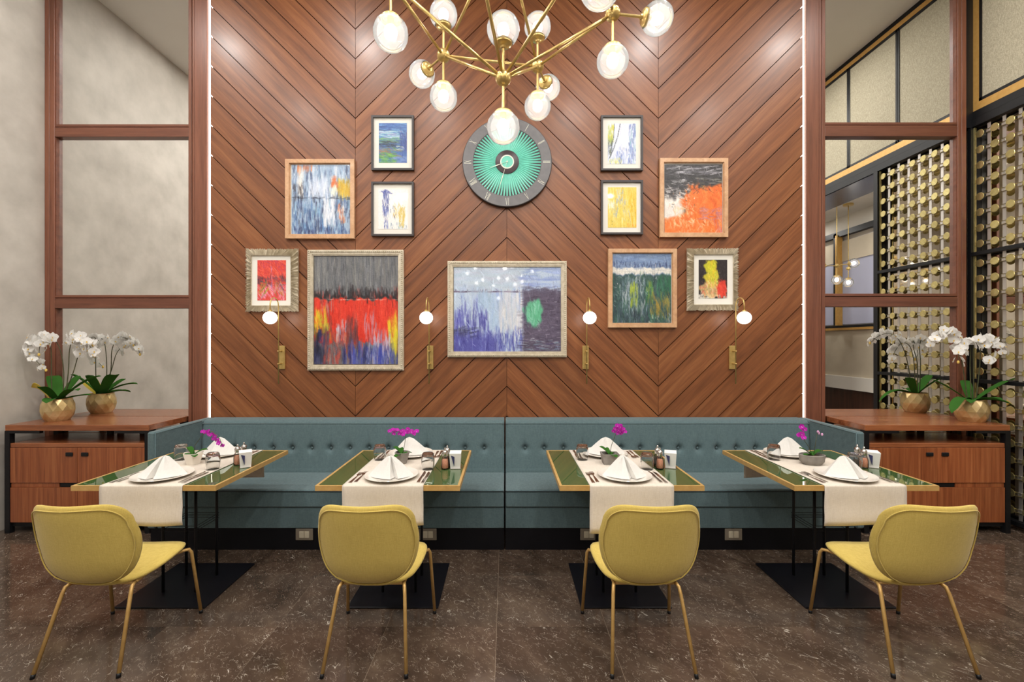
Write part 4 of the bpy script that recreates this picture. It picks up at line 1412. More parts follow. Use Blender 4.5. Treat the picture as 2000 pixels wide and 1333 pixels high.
def painting(outer, inner, style, art, label, gloss=False, mat=None):
    D = YW - 0.03
    ox0, ox1, oz0, oz1 = px_rect(outer, D)
    ix0, ix1, iz0, iz1 = px_rect(inner, D)
    cx, cz = (ox0 + ox1) / 2, (oz0 + oz1) / 2
    t_ = thing('framed_painting', label, 'painting', (cx, YW, cz), group='paintings on the plank wall')
    o = (ox0 - cx, ox1 - cx, oz0 - cz, oz1 - cz); i = (ix0 - cx, ix1 - cx, iz0 - cz, iz1 - cz)
    mb = MB()
    ins = lambda r, d: (r[0] + d, r[1] - d, r[2] + d, r[3] - d)
    yc = -0.016
    inner_f = i
    if style == 'ash':
        frame_ring(mb, o, ins(o, 0.034), -0.034, -0.001)
        frame_ring(mb, ins(o, 0.034), ins(o, 0.040), -0.024, -0.001)
        fr = mb.build('frame', M_ash, t_)
        MB().box((o[0] + 0.036, -0.012, o[2] + 0.036), (o[1] - 0.036, -0.004, o[3] - 0.036)).build('backing', M_mat, t_)
        yc = -0.016
    elif style == 'thin':
        frame_ring(mb, o, ins(o, 0.017), -0.032, -0.001)
        fr = mb.build('frame', M_thinframe, t_)
        MB().box((o[0] + 0.015, -0.014, o[2] + 0.015), (o[1] - 0.015, -0.004, o[3] - 0.015)).build('mat', M_mat, t_)
        yc = -0.0155
    elif style == 'bead':
        frame_ring(mb, o, ins(o, 0.008), -0.026, -0.001)
        frame_ring(mb, ins(o, 0.008), ins(o, 0.024), -0.034, -0.001)
        frame_ring(mb, ins(o, 0.024), ins(o, 0.040), -0.028, -0.001)
        frame_ring(mb, ins(o, 0.040), ins(o, 0.050), -0.022, -0.001)
        fr = mb.build('frame', M_champ, t_)
        bd = MB(); r = ins(o, 0.016)
        def bead(x, z, hor):
            s = 0.0078
            bd.add([(x - s, -0.034, z), (x, -0.034, z - s), (x + s, -0.034, z), (x, -0.034, z + s), (x, -0.042, z)], [(0, 1, 4), (1, 2, 4), (2, 3, 4), (3, 0, 4)])
        nx_ = int((r[1] - r[0]) / 0.0175); nz_ = int((r[3] - r[2]) / 0.0175)
        for k in range(nx_ + 1):
            x = r[0] + (r[1] - r[0]) * k / nx_; bead(x, r[2], 1); bead(x, r[3], 1)
        for k in range(1, nz_):
            z = r[2] + (r[3] - r[2]) * k / nz_; bead(r[0], z, 0); bead(r[1], z, 0)
        tag(bd.build('beading', M_champ, fr), kind='stuff')
        yc = -0.012
    elif style == 'frill':
        mr = px_rect(mat, D); mi_ = (mr[0] - cx, mr[1] - cx, mr[2] - cz, mr[3] - cz)
        frame_ring(mb, ins(o, 0.006), mi_, -0.020, -0.001)
        fr = mb.build('frame', M_champ, t_)
        rd = MB(); rr = random.Random(int(outer[0]))
        def rib(a, b):
            a = Vector((a[0], -0.020, a[1])); b = Vector((b[0], -0.020, b[1]))
            d = (b - a); n = Vector((-d.z, 0, d.x)).normalized() * 0.0036
            m_ = Vector((0, -0.013, 0))
            rd.add([a - n, a + n, b + n, b - n, a + m_, b + m_ * 0.8], [(0, 4, 5, 3), (4, 1, 2, 5), (0, 1, 4), (3, 5, 2), (0, 3, 2, 1)])
        step = 0.0105
        def side(p0, p1, q0, q1):
            L = math.hypot(p1[0] - p0[0], p1[1] - p0[1]); n = int(L / step)
            for k in range(n + 1):
                f = k / n; g_ = min(1, max(0, f + rr.uniform(-0.035, 0.035)))
                rib((q0[0] + (q1[0] - q0[0]) * f, q0[1] + (q1[1] - q0[1]) * f), (p0[0] + (p1[0] - p0[0]) * g_ + rr.uniform(-.002, .002), p0[1] + (p1[1] - p0[1]) * g_ + rr.uniform(-.002, .002)))
        oc = [(o[0], o[2]), (o[1], o[2]), (o[1], o[3]), (o[0], o[3])]; ic = [(mi_[0], mi_[2]), (mi_[1], mi_[2]), (mi_[1], mi_[3]), (mi_[0], mi_[3])]
        for k in range(4):
            side(oc[k], oc[(k + 1) % 4], ic[k], ic[(k + 1) % 4])
        tag(rd.build('frilled_ribs', M_champ, fr), kind='stuff')
        MB().box((mi_[0] - 0.004, -0.014, mi_[2] - 0.004), (mi_[1] + 0.004, -0.004, mi_[3] + 0.004)).build('mat', M_mat, t_)
        yc = -0.0155
    # canvas as a fine coloured grid
    W_ = max(40, int(inner[2] - inner[0]) + 2); H_ = max(40, int(inner[3] - inner[1]) + 2)
    c = art(W_, H_)
    c.impasto(*{'art_A': (420, 90, 12), 'art_B': (300, 5, 20), 'art_C': (60, 85, 25), 'art_D': (160, 85, 15), 'art_E': (240, 88, 12), 'art_F': (600, 60, 70),
                'art_G': (320, 70, 60), 'art_H': (700, 90, 8), 'art_I': (800, 80, 40), 'art_J': (600, 85, 35), 'art_K': (320, 80, 50)}[art.__name__])
    c.grain(0.018)
    gx = np.linspace(i[0], i[1], W_); gz = np.linspace(i[3], i[2], H_)
    X, Z = np.meshgrid(gx, gz)
    co = np.stack([X.ravel(), np.full(X.size, yc), Z.ravel()], 1)
    idx = np.arange(W_ * H_).reshape(H_, W_)
    quads = np.stack([idx[:-1, :-1], idx[1:, :-1], idx[1:, 1:], idx[:-1, 1:]], -1).reshape(-1, 4)
    me = bpy.data.meshes.new('canvas')
    me.from_pydata(co.tolist(), [], quads.tolist())
    at = me.color_attributes.new('Col', 'FLOAT_COLOR', 'POINT')
    cl = c.a.reshape(-1, 3)
    cl = np.where(cl <= 0.04045, cl / 12.92, ((cl + 0.055) / 1.055) ** 2.4)
    buf = np.ones((cl.shape[0], 4)); buf[:, :3] = cl
    at.data.foreach_set('color', buf.ravel())
    me.materials.append(M_artgloss if gloss else M_art)
    link(bpy.data.objects.new('canvas', me), t_)
    return t_


painting((557, 311, 692, 466), (568, 321, 683, 457), 'ash', art_A, 'blue, white and ochre abstract painting in a pale wood frame')
painting((725, 225, 808, 332), (739, 239, 794, 317), 'thin', art_B, 'blue and green landscape picture in a thin dark frame, left of the clock')
painting((725, 355, 808, 461), (738, 369, 796, 447), 'thin', art_C, 'white picture with navy and mustard streaks in a thin dark frame')
painting((1174, 225, 1256, 333), (1188, 240, 1243, 319), 'thin', art_D, 'pale blue picture with two dark slanting lines in a thin dark frame')
painting((1174, 352, 1256, 458), (1188, 365, 1244, 444), 'thin', art_E, 'yellow streaked picture in a thin dark frame, right of the clock')
painting((1289, 309, 1422, 463), (1299, 320, 1412, 454), 'ash', art_F, 'black and orange abstract painting in a pale wood frame')
painting((479, 486, 582, 609), (501, 508, 557, 587), 'frill', art_G, 'small red and pink picture in a frilled champagne frame', mat=(490, 499, 567, 597))
painting((600, 488, 788, 724), (612, 500, 776, 712), 'bead', art_H, 'large grey, red and blue abstract painting in a beaded silver frame')
painting((874, 510, 1107, 698), (886, 521, 1096, 687), 'bead', art_I, 'wide pale blue lake painting with a green patch in a beaded silver frame', gloss=True)
painting((1188, 486, 1322, 640), (1197, 495, 1312, 631), 'ash', art_J, 'green and white abstract painting with a blue top in a pale wood frame')
painting((1342, 485, 1443, 607), (1366, 507, 1422, 583), 'frill', art_K, 'small black, yellow and red picture in a frilled champagne frame', mat=(1356, 497, 1433, 595))

# ================================================================== CLOCK
kc = (YW - 0.04) / F
cc = P(990.5, 317, YW - 0.04)
clk = thing('wall_clock', 'round wall clock with grey rim, pleated teal dial and Roman numerals', 'clock', (cc.x, YW, cc.z))
RO, RI = 87.5 * kc, 66 * kc
MB().lathe([(RO - 0.01, 0.0), (RO, 0.006), (RO, 0.038), (RO - 0.004, 0.042), (0, 0.036), ], 72, axis='y').build('case', M_clockedge, clk, 35)
MB().lathe([(RO - 0.003, 0.041), (RO - 0.006, 0.0455), (RI + 0.004, 0.0455), (RI, 0.040)], 72, axis='y').build('rim', M_clockring, clk, 35)
NPL = 68
vs = []; fs = []
r_in = 22 * kc
for j in range(2 * NPL):
    a = 2 * PI * j / (2 * NPL)
    hgt = 0.0450 if j % 2 == 0 else 0.0392
    vs.append((RI * math.cos(a), -(hgt - 0.002), RI * math.sin(a)))
    vs.append((r_in * math.cos(a), -(0.041 + (0.002 if j % 2 == 0 else -0.001)), r_in * math.sin(a)))
for j in range(2 * NPL):
    k = (j + 1) % (2 * NPL)
    fs.append((2 * j, 2 * k, 2 * k + 1, 2 * j + 1))
MB().add(vs, fs).build('pleated_dial', M_tealdial, clk)
hub = MB().lathe([(23 * kc, 0.038), (23 * kc, 0.047), (22 * kc, 0.049), (0, 0.049)], 48, axis='y').build('hub', M_hub, clk, 35)
MB().lathe([(13.5 * kc, 0.048), (13.5 * kc, 0.0515), (11.3 * kc, 0.0515), (11.3 * kc, 0.048)], 40, axis='y').build('hub_ring', M_cream, hub, 35)
MB().lathe([(11.3 * kc, 0.0502), (0, 0.0502)], 40, axis='y').build('hub_centre', M_tealdial, hub)


def hand(ang_deg, L, wid):
    a = math.radians(ang_deg)           # clockwise from 12
    dx, dz = math.sin(a), math.cos(a)
    px_, pz_ = dz, -dx
    poly = [(-0.008, 0.0008), (L * 0.3, 0.001), (L * 0.55, wid), (L, 0.0004)]
    pts = [(dx * l + px_ * w_, dz * l + pz_ * w_) for l, w_ in poly] + [(dx * l - px_ * w_, dz * l - pz_ * w_) for l, w_ in reversed(poly)]
    return MB().prism_xz(pts, -0.0555, -0.0535)


hand(250, 36 * kc, 0.004).build('hour_hand', M_cream, clk)
hand(197, 56 * kc, 0.0035).build('minute_hand', M_cream, clk)
MB().lathe([(0.006, 0.051), (0.006, 0.058), (0, 0.058)], 16, axis='y').build('hand_pin', M_cream, clk)
ROM = ['XII', 'I', 'II', 'III', 'IV', 'V', 'VI', 'VII', 'VIII', 'IX', 'X', 'XI']
HN = 14.0 * kc
for hnum, txt in enumerate(ROM):
    mb = MB(); segs_ = []; x = 0.0
    w1 = 0.0105; gapn = 0.0075
    for ch in txt:
        if ch == 'I': segs_.append((x, 0, x, 1, 0.0030)); x += gapn
        elif ch == 'V': segs_ += [(x, 1, x + 0.009, 0, 0.0032), (x + 0.018, 1, x + 0.009, 0, 0.0014)]; x += 0.018 + gapn
        elif ch == 'X': segs_ += [(x, 1, x + 0.018, 0, 0.0032), (x + 0.018, 1, x, 0, 0.0014)]; x += 0.018 + gapn
    wid = x - gapn
    a = math.radians(30 * hnum); rad = 77 * kc
    flip = hnum in (4, 5, 6, 7, 8)
    # local axes of the numeral in the x-z plane
    up = Vector((math.sin(a), math.cos(a))) * (-1 if flip else 1)
    rt = Vector((up.y, -up.x))
    c0 = Vector((math.sin(a), math.cos(a))) * rad
    for (xa, za, xb, zb, th) in segs_:
        pa = c0 + rt * (xa - wid / 2) + up * ((za - 0.5) * HN); pb = c0 + rt * (xb - wid / 2) + up * ((zb - 0.5) * HN)
        d = (pb - pa).normalized(); n = Vector((-d.y, d.x)) * th / 2
        mb.prism_xz([tuple(pa + n), tuple(pb + n), tuple(pb - n), tuple(pa - n)], -0.0475, -0.0452)
    mb.build('numeral', M_cream, clk)

# ================================================================== TABLES
TXS = [-1.996, -0.652, 0.695, 1.987]
TNAME = ['leftmost table', 'second table from the left', 'third table from the left', 'rightmost table']
TYC = 2.8925; TZ = 0.745; THW = 0.399; THD = 0.4125


def make_table():
    t_ = thing('dining_table', '', 'table', (0, 0, 0), group='green glass tables in a row')
    top = MB()
    o = (-THW, THW, -THD, THD); i = (-THW + 0.014, THW - 0.014, -THD + 0.014, THD - 0.014)
    O = [(o[0], o[2]), (o[1], o[2]), (o[1], o[3]), (o[0], o[3])]; I = [(i[0], i[2]), (i[1], i[2]), (i[1], i[3]), (i[0], i[3])]
    for k in range(4):
        j = (k + 1) % 4
        top = MB().prism_xy([O[k], O[j], I[j], I[k]], TZ - 0.028, TZ)
        top.build('gold_edge', M_tablegold, t_)
    MB().box((i[0], i[2], TZ - 0.018), (i[1], i[3], TZ - 0.001)).build('glass_top', M_greenglass, t_)
    MB().box((-0.2, -0.2, TZ - 0.034), (0.2, 0.2, TZ - 0.018)).build('mounting_plate', M_black, t_)
    MB().box((-0.262, -0.299, 0), (0.262, 0.224, 0.010), bev=0.002).build('base_plate', M_blackplate, t_)
    rod = MB().tube([(0, 0, 0.008), (0, 0, TZ - 0.03)], 0.0085, 10).mesh('rod', M_black, 'all')
    h = 0.1
    for sx in (-1, 1):
        for sy in (-1, 1):
            place(rod, 'rod', t_, (sx * h, -0.037 + sy * h, 0))
    for z in (0.385, 0.40, 0.415):
        br = MB().tube([(sx * h * 1.09, -0.037 + sy * h * 1.09, z) for sx, sy in ((-1, -1), (1, -1), (1, 1), (-1, 1))], 0.0018, 6, closed=True)
        br.build('wire_brace', M_black, t_)
    return t_


def make_runner(half_w, x_off, hang_f, hang_b, seed):
    """linen strip draped over both table ends; local to the table centre"""
    rr = random.Random(seed)
    z = TZ + 0.0035; e = THD + 0.005
    path = []
    n = 8
    for k in range(n): path.append((-e - 0.001 - 0.004 * (1 - k / n) * math.sin(k), TZ - hang_f + (hang_f - 0.006) * k / n))
    for k in range(5):
        a = PI - (PI / 2) * k / 4
        path.append((-e + 0.008 + 0.008 * math.cos(a), TZ - 0.006 + 0.0095 * math.sin(a)))
    for k in range(1, 14): path.append((-e + 0.008 + (2 * e - 0.016) * k / 14, z))
    for k in range(5):
        a = PI / 2 - (PI / 2) * k / 4
        path.append((e - 0.008 + 0.008 * math.cos(a), TZ - 0.006 + 0.0095 * math.sin(a)))
    for k in range(1, n + 1): path.append((e + 0.001, TZ - 0.006 - (hang_b - 0.006) * k / n))
    nx = 22; vs = []; fs = []
    ph = rr.uniform(0, 6)
    for (y, zz) in path:
        hang = max(0, TZ - 0.02 - zz)
        for i_ in range(nx + 1):
            u = i_ / nx
            x = x_off + (-half_w + 2 * half_w * u) * (1 + 0.0)
            dy = -0.010 * (hang / 0.25) * (0.5 + 0.5 * math.sin(u * 9 + ph)) * (1 if y < 0 else -1)
            vs.append((x + hang * 0.02 * math.sin(ph + u), y + dy, zz + (0.004 * math.sin(u * 5 + ph) * min(1, hang * 6))))
    m = nx + 1
    for a in range(len(path) - 1):
        for b in range(nx):
            fs.append((a * m + b, a * m + b + 1, (a + 1) * m + b + 1, (a + 1) * m + b))
    o = MB().add(vs, fs).build('table_runner', M_linen, None, 'all')
    md = o.modifiers.new('thickness', 'SOLIDIFY'); md.thickness = 0.0022; md.offset = -1
    return o


table0 = make_table()
tlabels = ['green glass table with gold edge, leftmost of the four',
           'green glass table with gold edge, second of four from the left',
           'green glass table with gold edge, third of four from the left',
           'green glass table with gold edge, rightmost of the four']
for k, x in enumerate(TXS):
    o = table0 if k == 0 else dup(table0)
    o.location = (x, TYC, 0); o['label'] = tlabels[k]

# shared meshes -------------------------------------------------------------
plate_me = MB().lathe([(0, 0.004), (0.085, 0.004), (0.095, 0.0), (0.10, 0.004), (0.150, 0.016), (0.155, 0.019), (0.153, 0.021), (0.11, 0.0105), (0.095, 0.008), (0, 0.008)], 48).mesh('plate', M_plate, 50)


def napkin_mesh(seed):
    rr = random.Random(seed)
    #        (x, y, how strongly the fold line runs out: <1 valley, 1 ridge)
    base = [(-0.138, -0.015, 1.0), (-0.085, -0.055, 0.86), (-0.030, -0.085, 0.97), (0.012, -0.088, 1.0), (0.030, -0.052, 0.50), (0.052, -0.080, 1.0),
            (0.095, -0.050, 0.86), (0.130, 0.0, 1.0), (0.085, 0.045, 0.8), (0.02, 0.078, 1.0), (-0.04, 0.060, 0.8), (-0.10, 0.040, 1.0)]
    base = [(x * rr.uniform(0.95, 1.03), y * rr.uniform(0.93, 1.04), r) for x, y, r in base]
    n = len(base); rings = 9
    ap = (rr.uniform(-0.015, 0.012), 0.005)
    vs = [(ap[0], ap[1], 0.113)]; fs = []; rid = []
    for k in range(1, rings + 1):
        f = k / rings
        row = []
        for (x, y, r) in base:
            s_ = 0.10 + 0.90 * f if r >= 0.95 else f * (r + (1 - r) * f ** 2)
            zz = 0.113 * (1 - f ** 1.12) * (1.0 if r >= 0.95 else 0.985)
            row.append(len(vs)); vs.append((ap[0] * (1 - f) + x * s_, ap[1] * (1 - f) + y * s_, zz))
        rid.append(row)
    for j in range(n):
        i2 = (j + 1) % n
        fs.append((0, rid[0][j], rid[0][i2]))
        for k in range(rings - 1):
            fs.append((rid[k][j], rid[k + 1][j], rid[k + 1][i2], rid[k][i2]))
    row = []
    for (x, y, r) in base:
        row.append(len(vs)); vs.append((x * 0.97, y * 0.97, -0.002))
    for j in range(n):
        i2 = (j + 1) % n
        fs.append((rid[-1][j], row[j], row[i2], rid[-1][i2]))
    fs.append(tuple(row)[::-1])
    return MB().add(vs, fs).mesh('folded_napkin', M_napkin, 22)


nap_me = [napkin_mesh(s) for s in (1, 2, 3, 4)]
tum_me = MB().lathe([(0.0355, 0.0), (0.0385, 0.02), (0.041, 0.05), (0.0395, 0.078), (0.034, 0.096), (0.029, 0.102), (0, 0.102)], 32)
tum_me.lathe([(0, 0.086), (0.027, 0.086), (0.033, 0.078), (0.0375, 0.05), (0.0358, 0.02), (0.034, 0.0), (0.0355, 0.0)], 32)
tum_me = tum_me.mesh('tumbler', M_glass, 60)
tumring_me = MB()
for zz, rr_ in ((0.088, 0.0368), (0.094, 0.0345)):
    tumring_me.tube([(rr_ * math.cos(2 * PI * k / 28), rr_ * math.sin(2 * PI * k / 28), zz + 0.002 * math.sin(5 * 2 * PI * k / 28)) for k in range(28)], 0.0011, 5, closed=True)
tumring_me = tumring_me.mesh('dark_pattern', M_pepper, 'all')


def flat(poly, z0=0.0, z1=0.0028):
    return MB().prism_xy(poly, z0, z1)


fk = MB()
fk.prism_xy([(-0.0095, -0.10), (0.0095, -0.10), (0.0062, -0.02), (0.0030, 0.03), (-0.0030, 0.03), (-0.0062, -0.02)], 0, 0.003)
fk.prism_xy([(-0.0030, 0.03), (0.0030, 0.03), (0.0120, 0.052), (0.0120, 0.066), (-0.0120, 0.066), (-0.0120, 0.052)], 0.0005, 0.0035)
for k in range(4):
    x = -0.0102 + k * 0.0068
    fk.prism_xy([(x - 0.0018, 0.066), (x + 0.0018, 0.066), (x + 0.0011, 0.104), (x - 0.0011, 0.104)], 0.001, 0.0038)
fork_me = fk.mesh('fork', M_steel)
kn = MB()
kn.prism_xy([(-0.0085, -0.11), (0.0085, -0.11), (0.0062, -0.01), (-0.0062, -0.01)], 0, 0.005)
kn.prism_xy([(-0.0062, -0.01), (0.0062, -0.01), (0.0105, 0.02), (0.0105, 0.075), (0.004, 0.105), (-0.0062, 0.112)], 0.001, 0.003)
knife_me = kn.mesh('knife', M_steel)

mill_b = MB().lathe([(0, 0), (0.021, 0), (0.024, 0.004), (0.0235, 0.045), (0.018, 0.070), (0.014, 0.080), (0, 0.080)], 24).mesh('bottle', M_globe2, 60)
mill_g = {'salt': MB().lathe([(0, 0.006), (0.0195, 0.006), (0.0195, 0.046), (0.0165, 0.060), (0, 0.062)], 20).mesh('grains', M_salt, 60),
          'pepper': MB().lathe([(0, 0.006), (0.0195, 0.006), (0.0195, 0.046), (0.0165, 0.060), (0, 0.062)], 20).mesh('grains', M_pepper, 60)}
mill_c = MB().lathe([(0.0155, 0.080), (0.0175, 0.082), (0.0175, 0.104), (0.012, 0.114), (0.005, 0.117), (0.0045, 0.122), (0.0065, 0.127), (0.004, 0.132), (0, 0.133)], 20).mesh('cap', M_steel, 60)

MAGF = None


def flower_mesh(name, petal_mat, lip_mat):
    mb = MB()
    def petal(ang, L, W, cup):
        n = 5
        ca, sa = math.cos(ang), math.sin(ang)
        vs = [(0, 0, 0)]; 
        rows = []
        for k in range(1, n + 1):
            f = k / n
            wdt = W * math.sin(PI * min(1, f * 0.93 + 0.05)) ** 0.7
            r = []
            for s in (-1, 0, 1):
                l = L * f; y = s * wdt / 2
                z = cup * f * f + 0.08 * abs(s) * wdt
                r.append(len(vs)); vs.append((l * ca - y * sa, l * sa + y * ca, z))
            rows.append(r)
        fs = [(0, rows[0][1], rows[0][0]), (0, rows[0][2], rows[0][1])]
        for k in range(n - 1):
            for s in (0, 1):
                fs.append((rows[k][s], rows[k][s + 1], rows[k + 1][s + 1], rows[k + 1][s]))
        mb.add(vs, fs, 0)
    petal(math.radians(8), 1.0, 1.2, 0.12); petal(math.radians(172), 1.0, 1.2, 0.12)
    for a in (90, 222, 318): petal(math.radians(a), 0.95, 0.72, 0.02)
    mb.sphere((0, -0.10, 0.12), 0.12, 8, 6, 1.0, 1)
    mb.add([(0, -0.1, 0.1), (-0.12, -0.30, 0.26), (0, -0.42, 0.2), (0.12, -0.30, 0.26)], [(0, 1, 2, 3)], 1)
    return mb.mesh(name, [petal_mat, lip_mat], 'all')


wf_me = flower_mesh('flower', M_petal, M_lip)
mf_me = flower_mesh('flower', M_magenta, M_pinkbud)
bud_me = MB().sphere((0, 0, 0), 1.0, 8, 6, 1.3).mesh('bud', M_pinkbud, 'all')
wbud_me = MB().sphere((0, 0, 0), 1.0, 8, 6, 1.3).mesh('bud', M_lip, 'all')


def leaf_mesh(L, W, rise, droop, mat=None):
    """leaf growing along +x from the origin, rising first then drooping"""
    n = 9; vs = []; fs = []
    for k in range(n + 1):
        f = k / n
        x = L * f * (1 - 0.12 * f); z = rise * L * f - droop * L * f * f
        wdt = W * (0.35 + 0.65 * math.sin(PI * min(1, 0.12 + f * 0.6))) * (1 if f < 0.75 else math.sqrt(max(0, 1 - ((f - 0.75) / 0.25) ** 2)) * 0.98 + 0.02)
        for s in (-1, 0, 1):
            vs.append((x, s * wdt / 2, z + abs(s) * wdt * 0.16))
        for s in (1, 0, -1):
            vs.append((x, s * wdt / 2, z + abs(s) * wdt * 0.16 - 0.0016))
    m = 6
    for k in range(n):
        for s in range(m):
            t2 = (s + 1) % m
            fs.append((k * m + s, k * m + t2, (k + 1) * m + t2, (k + 1) * m + s))
    fs.append(tuple(range(m))[::-1]); fs.append(tuple(n * m + j for j in range(m)))
    return MB().add(vs, fs).mesh('leaf', mat or M_leaf, 60)


def face(vec, roll=0.0):
    """euler turning local +z to vec"""
    v = Vector(vec).normalized()
    q = v.to_track_quat('Z', 'Y')
    return (q.to_matrix() @ Matrix.Rotation(roll, 3, 'Z')).to_euler()


# ---- settings on the tables -------------------------------------------------
HANG_F = [0.215, 0.215, 0.258, 0.215]
RHW = [0.228, 0.223, 0.231, 0.225]
ROFF = [-0.010, -0.025, -0.002, -0.010]
zt = TZ + 0.0040
side_nm = {-1: 'chair side', 1: 'banquette side'}
for k, X0 in enumerate(TXS):
    tn = TNAME[k]
    r = make_runner(RHW[k], ROFF[k], HANG_F[k], 0.20, k + 3)
    r.location = (X0, TYC, 0)
    tag(r, f'natural linen runner draped over the {tn}', 'table runner', 'linen table runners')
    for s in (-1, 1):
        sd = side_nm[s]
        rot = 0 if s < 0 else PI
        pc = Vector((X0 + ROFF[k] * 0.6, TYC + (-0.262 if s < 0 else 0.265), zt))
        o = bpy.data.objects.new('dinner_plate', plate_me); link(o); o.location = pc; o.rotation_euler = (0, 0, 0)
        tag(o, f'white dinner plate on the {sd} of the {tn}', 'plate', 'white dinner plates')
        o = bpy.data.objects.new('folded_napkin', nap_me[(k * 2 + (s > 0)) % 4]); link(o)
        o.location = pc + Vector((0, 0, 0.0125)); o.rotation_euler = (0, 0, rot + random.uniform(-0.15, 0.15) + (0.25 if k == 0 and s < 0 else 0))
        if k in (0,) and s < 0: o.scale = (-1, 1, 1)
        tag(o, f'white peaked napkin on the {sd} plate of the {tn}', 'napkin', 'white folded napkins')
        for q in (0, 1):
            dx = -s * -1
            fx = (-0.178 - 0.026 * q); kx = (0.176 + 0.026 * q)
            if s > 0: fx, kx = -fx, -kx
            yy = -0.262 if s < 0 else 0.262
            o = bpy.data.objects.new('fork', fork_me); link(o)
            o.location = (X0 + ROFF[k] * 0.6 + fx, TYC + yy + (-0.015 * q if s < 0 else 0.015 * q), zt); o.rotation_euler = (0, 0, rot)
            pos = 'inner' if q == 0 else 'outer'
            tag(o, f'{pos} steel fork by the {sd} plate on the {tn}', 'fork', 'steel forks')
            o = bpy.data.objects.new('knife', knife_me); link(o)
            o.location = (X0 + ROFF[k] * 0.6 + kx, TYC + yy + (-0.01 * q if s < 0 else 0.01 * q), zt); o.rotation_euler = (0, 0, rot)
            tag(o, f'{pos} steel knife by the {sd} plate on the {tn}', 'knife', 'steel knives')
        gx = 0.183 if s < 0 else -0.180
        gy = -0.095 if s < 0 else 0.135
        t_ = thing('tumbler', f'upturned clear tumbler with dark pattern, {sd} of the {tn}', 'glass', (X0 + gx + ROFF[k] * 0.6, TYC + gy, zt + 0.0005), group='upturned tumblers')
        place(tum_me, 'glass_body', t_); place(tumring_me, 'dark_pattern', t_)
    # condiments
    cy_ = {0: 0.02, 1: -0.075, 2: -0.075, 3: -0.05}[k]
    cx_ = {0: 0.262, 1: 0.272, 2: 0.268, 3: 0.272}[k]
    for q, kind in ((0, 'salt'), (1, 'pepper')):
        t_ = thing('spice_mill', f'small glass mill of {"pink salt" if kind == "salt" else "dark peppercorns"} on the {tn}', 'mill', (X0 + cx_ + (0.006 if q else 0), TYC + cy_ + 0.062 * q, TZ), group='glass salt and pepper mills')
        place(mill_b, 'bottle', t_); place(mill_g[kind], 'grains', t_); place(mill_c, 'cap', t_)
    hrot = {0: 0.55, 1: 0.05, 2: -0.35, 3: -0.5}[k]
    hx = {0: 0.305, 1: 0.335, 2: 0.345, 3: 0.335}[k]; hy = {0: 0.085, 1: -0.055, 2: -0.045, 3: -0.035}[k]
    if k == 0: hx, hy = 0.342, -0.03
    t_ = thing('napkin_holder', f'white paper napkin holder with navy corner on the {tn}', 'napkin holder', (X0 + hx, TYC + hy, TZ), hrot, group='paper napkin holders')
    hb = MB(); b0 = (0.030, 0.024); b1 = (0.036, 0.046)
    hb.add([(-b0[0], -b0[1], 0.001), (b0[0], -b0[1], 0.001), (b0[0], b0[1], 0.001), (-b0[0], b0[1], 0.001),
            (-b1[0], -b1[1], 0.1), (b1[0], -b1[1], 0.1), (b1[0], b1[1], 0.1), (-b1[0], b1[1], 0.1)],
           [(3, 2, 1, 0), (4, 5, 6, 7), (0, 1, 5, 4), (1, 2, 6, 5), (2, 3, 7, 6), (3, 0, 4, 7)])
    hb.build('paper_napkins', M_paper, t_)
    MB().prism_xz([(-0.026, 0.088), (-0.004, 0.080), (-0.006, 0.02)], -0.0445, -0.030).build('navy_corner', M_navy, t_)
    MB().prism_xz([(0.026, 0.088), (0.004, 0.080), (0.006, 0.02)], 0.030, 0.0445).build('navy_corner', M_navy, t_)
    MB().box((-0.036, -0.034, 0.0), (0.036, 0.034, 0.003)).build('tray', M_steel, t_)

    # ---- small magenta orchid
    pots = ['ivory wrapped', 'grey conical', 'grey trough', 'grey oval']
    t_ = thing('potted_orchid', f'small magenta orchid in a {pots[k]} pot on the {tn}', 'potted plant', (X0 + (-0.03, -0.022, -0.02, -0.008)[k], TYC + (0.03, 0.04, 0.035, 0.02)[k], zt), group='small magenta orchids')
    rr = random.Random(40 + k)
    ph = 0.070
    if k == 0:
        MB().lathe([(0, 0), (0.040, 0), (0.062, 0.072), (0.058, 0.072), (0.052, 0.055), (0, 0.055)], 6).build('pot', M_whitepot, t_)
    elif k == 1:
        MB().lathe([(0, 0), (0.028, 0), (0.048, 0.074), (0.043, 0.074), (0.038, 0.06), (0, 0.06)], 24).build('pot', M_concrete, t_, 40)
    elif k == 2:
        pm = MB().lathe([(0, 0), (0.062, 0), (0.078, 0.068), (0.072, 0.068), (0.066, 0.056), (0, 0.056)], 4)
        pm.v = [((x * 0.7071 - y * 0.7071), (x * 0.7071 + y * 0.7071) * 0.8, z) for x, y, z in pm.v]
        pm.build('pot', M_concrete, t_)
    else:
        pm = MB().lathe([(0, 0), (0.050, 0), (0.066, 0.02), (0.070, 0.062), (0.065, 0.064), (0.06, 0.05), (0, 0.05)], 28)
        pm.v = [(x * 1.12, y * 0.85, z) for x, y, z in pm.v]
        pm.build('pot', M_concrete, t_, 45)
    MB().lathe([(0, 0.058), (0.040, 0.056), (0.040, 0.050)], 14).build('soil', M_soil, t_)
    lv = [(0.085, 0.034, 1.05, 0.55), (0.09, 0.034, 0.8, 0.5), (0.075, 0.03, 0.4, 0.35), (0.10, 0.036, 0.25, 0.2)]
    dirs = [[2.6, 0.5, 3.6, 5.4], [2.7, 2.0, 0.6, 4.4], [2.5, 1.8, 1.0, 5.0], [2.9, 0.2, 3.4, 0.9]][k]
    for (L, W_, ri, dr), a in zip(lv, dirs):
        place(leaf_mesh(L, W_, ri, dr), 'leaf', t_, (0, 0, 0.056), (0, 0, a))
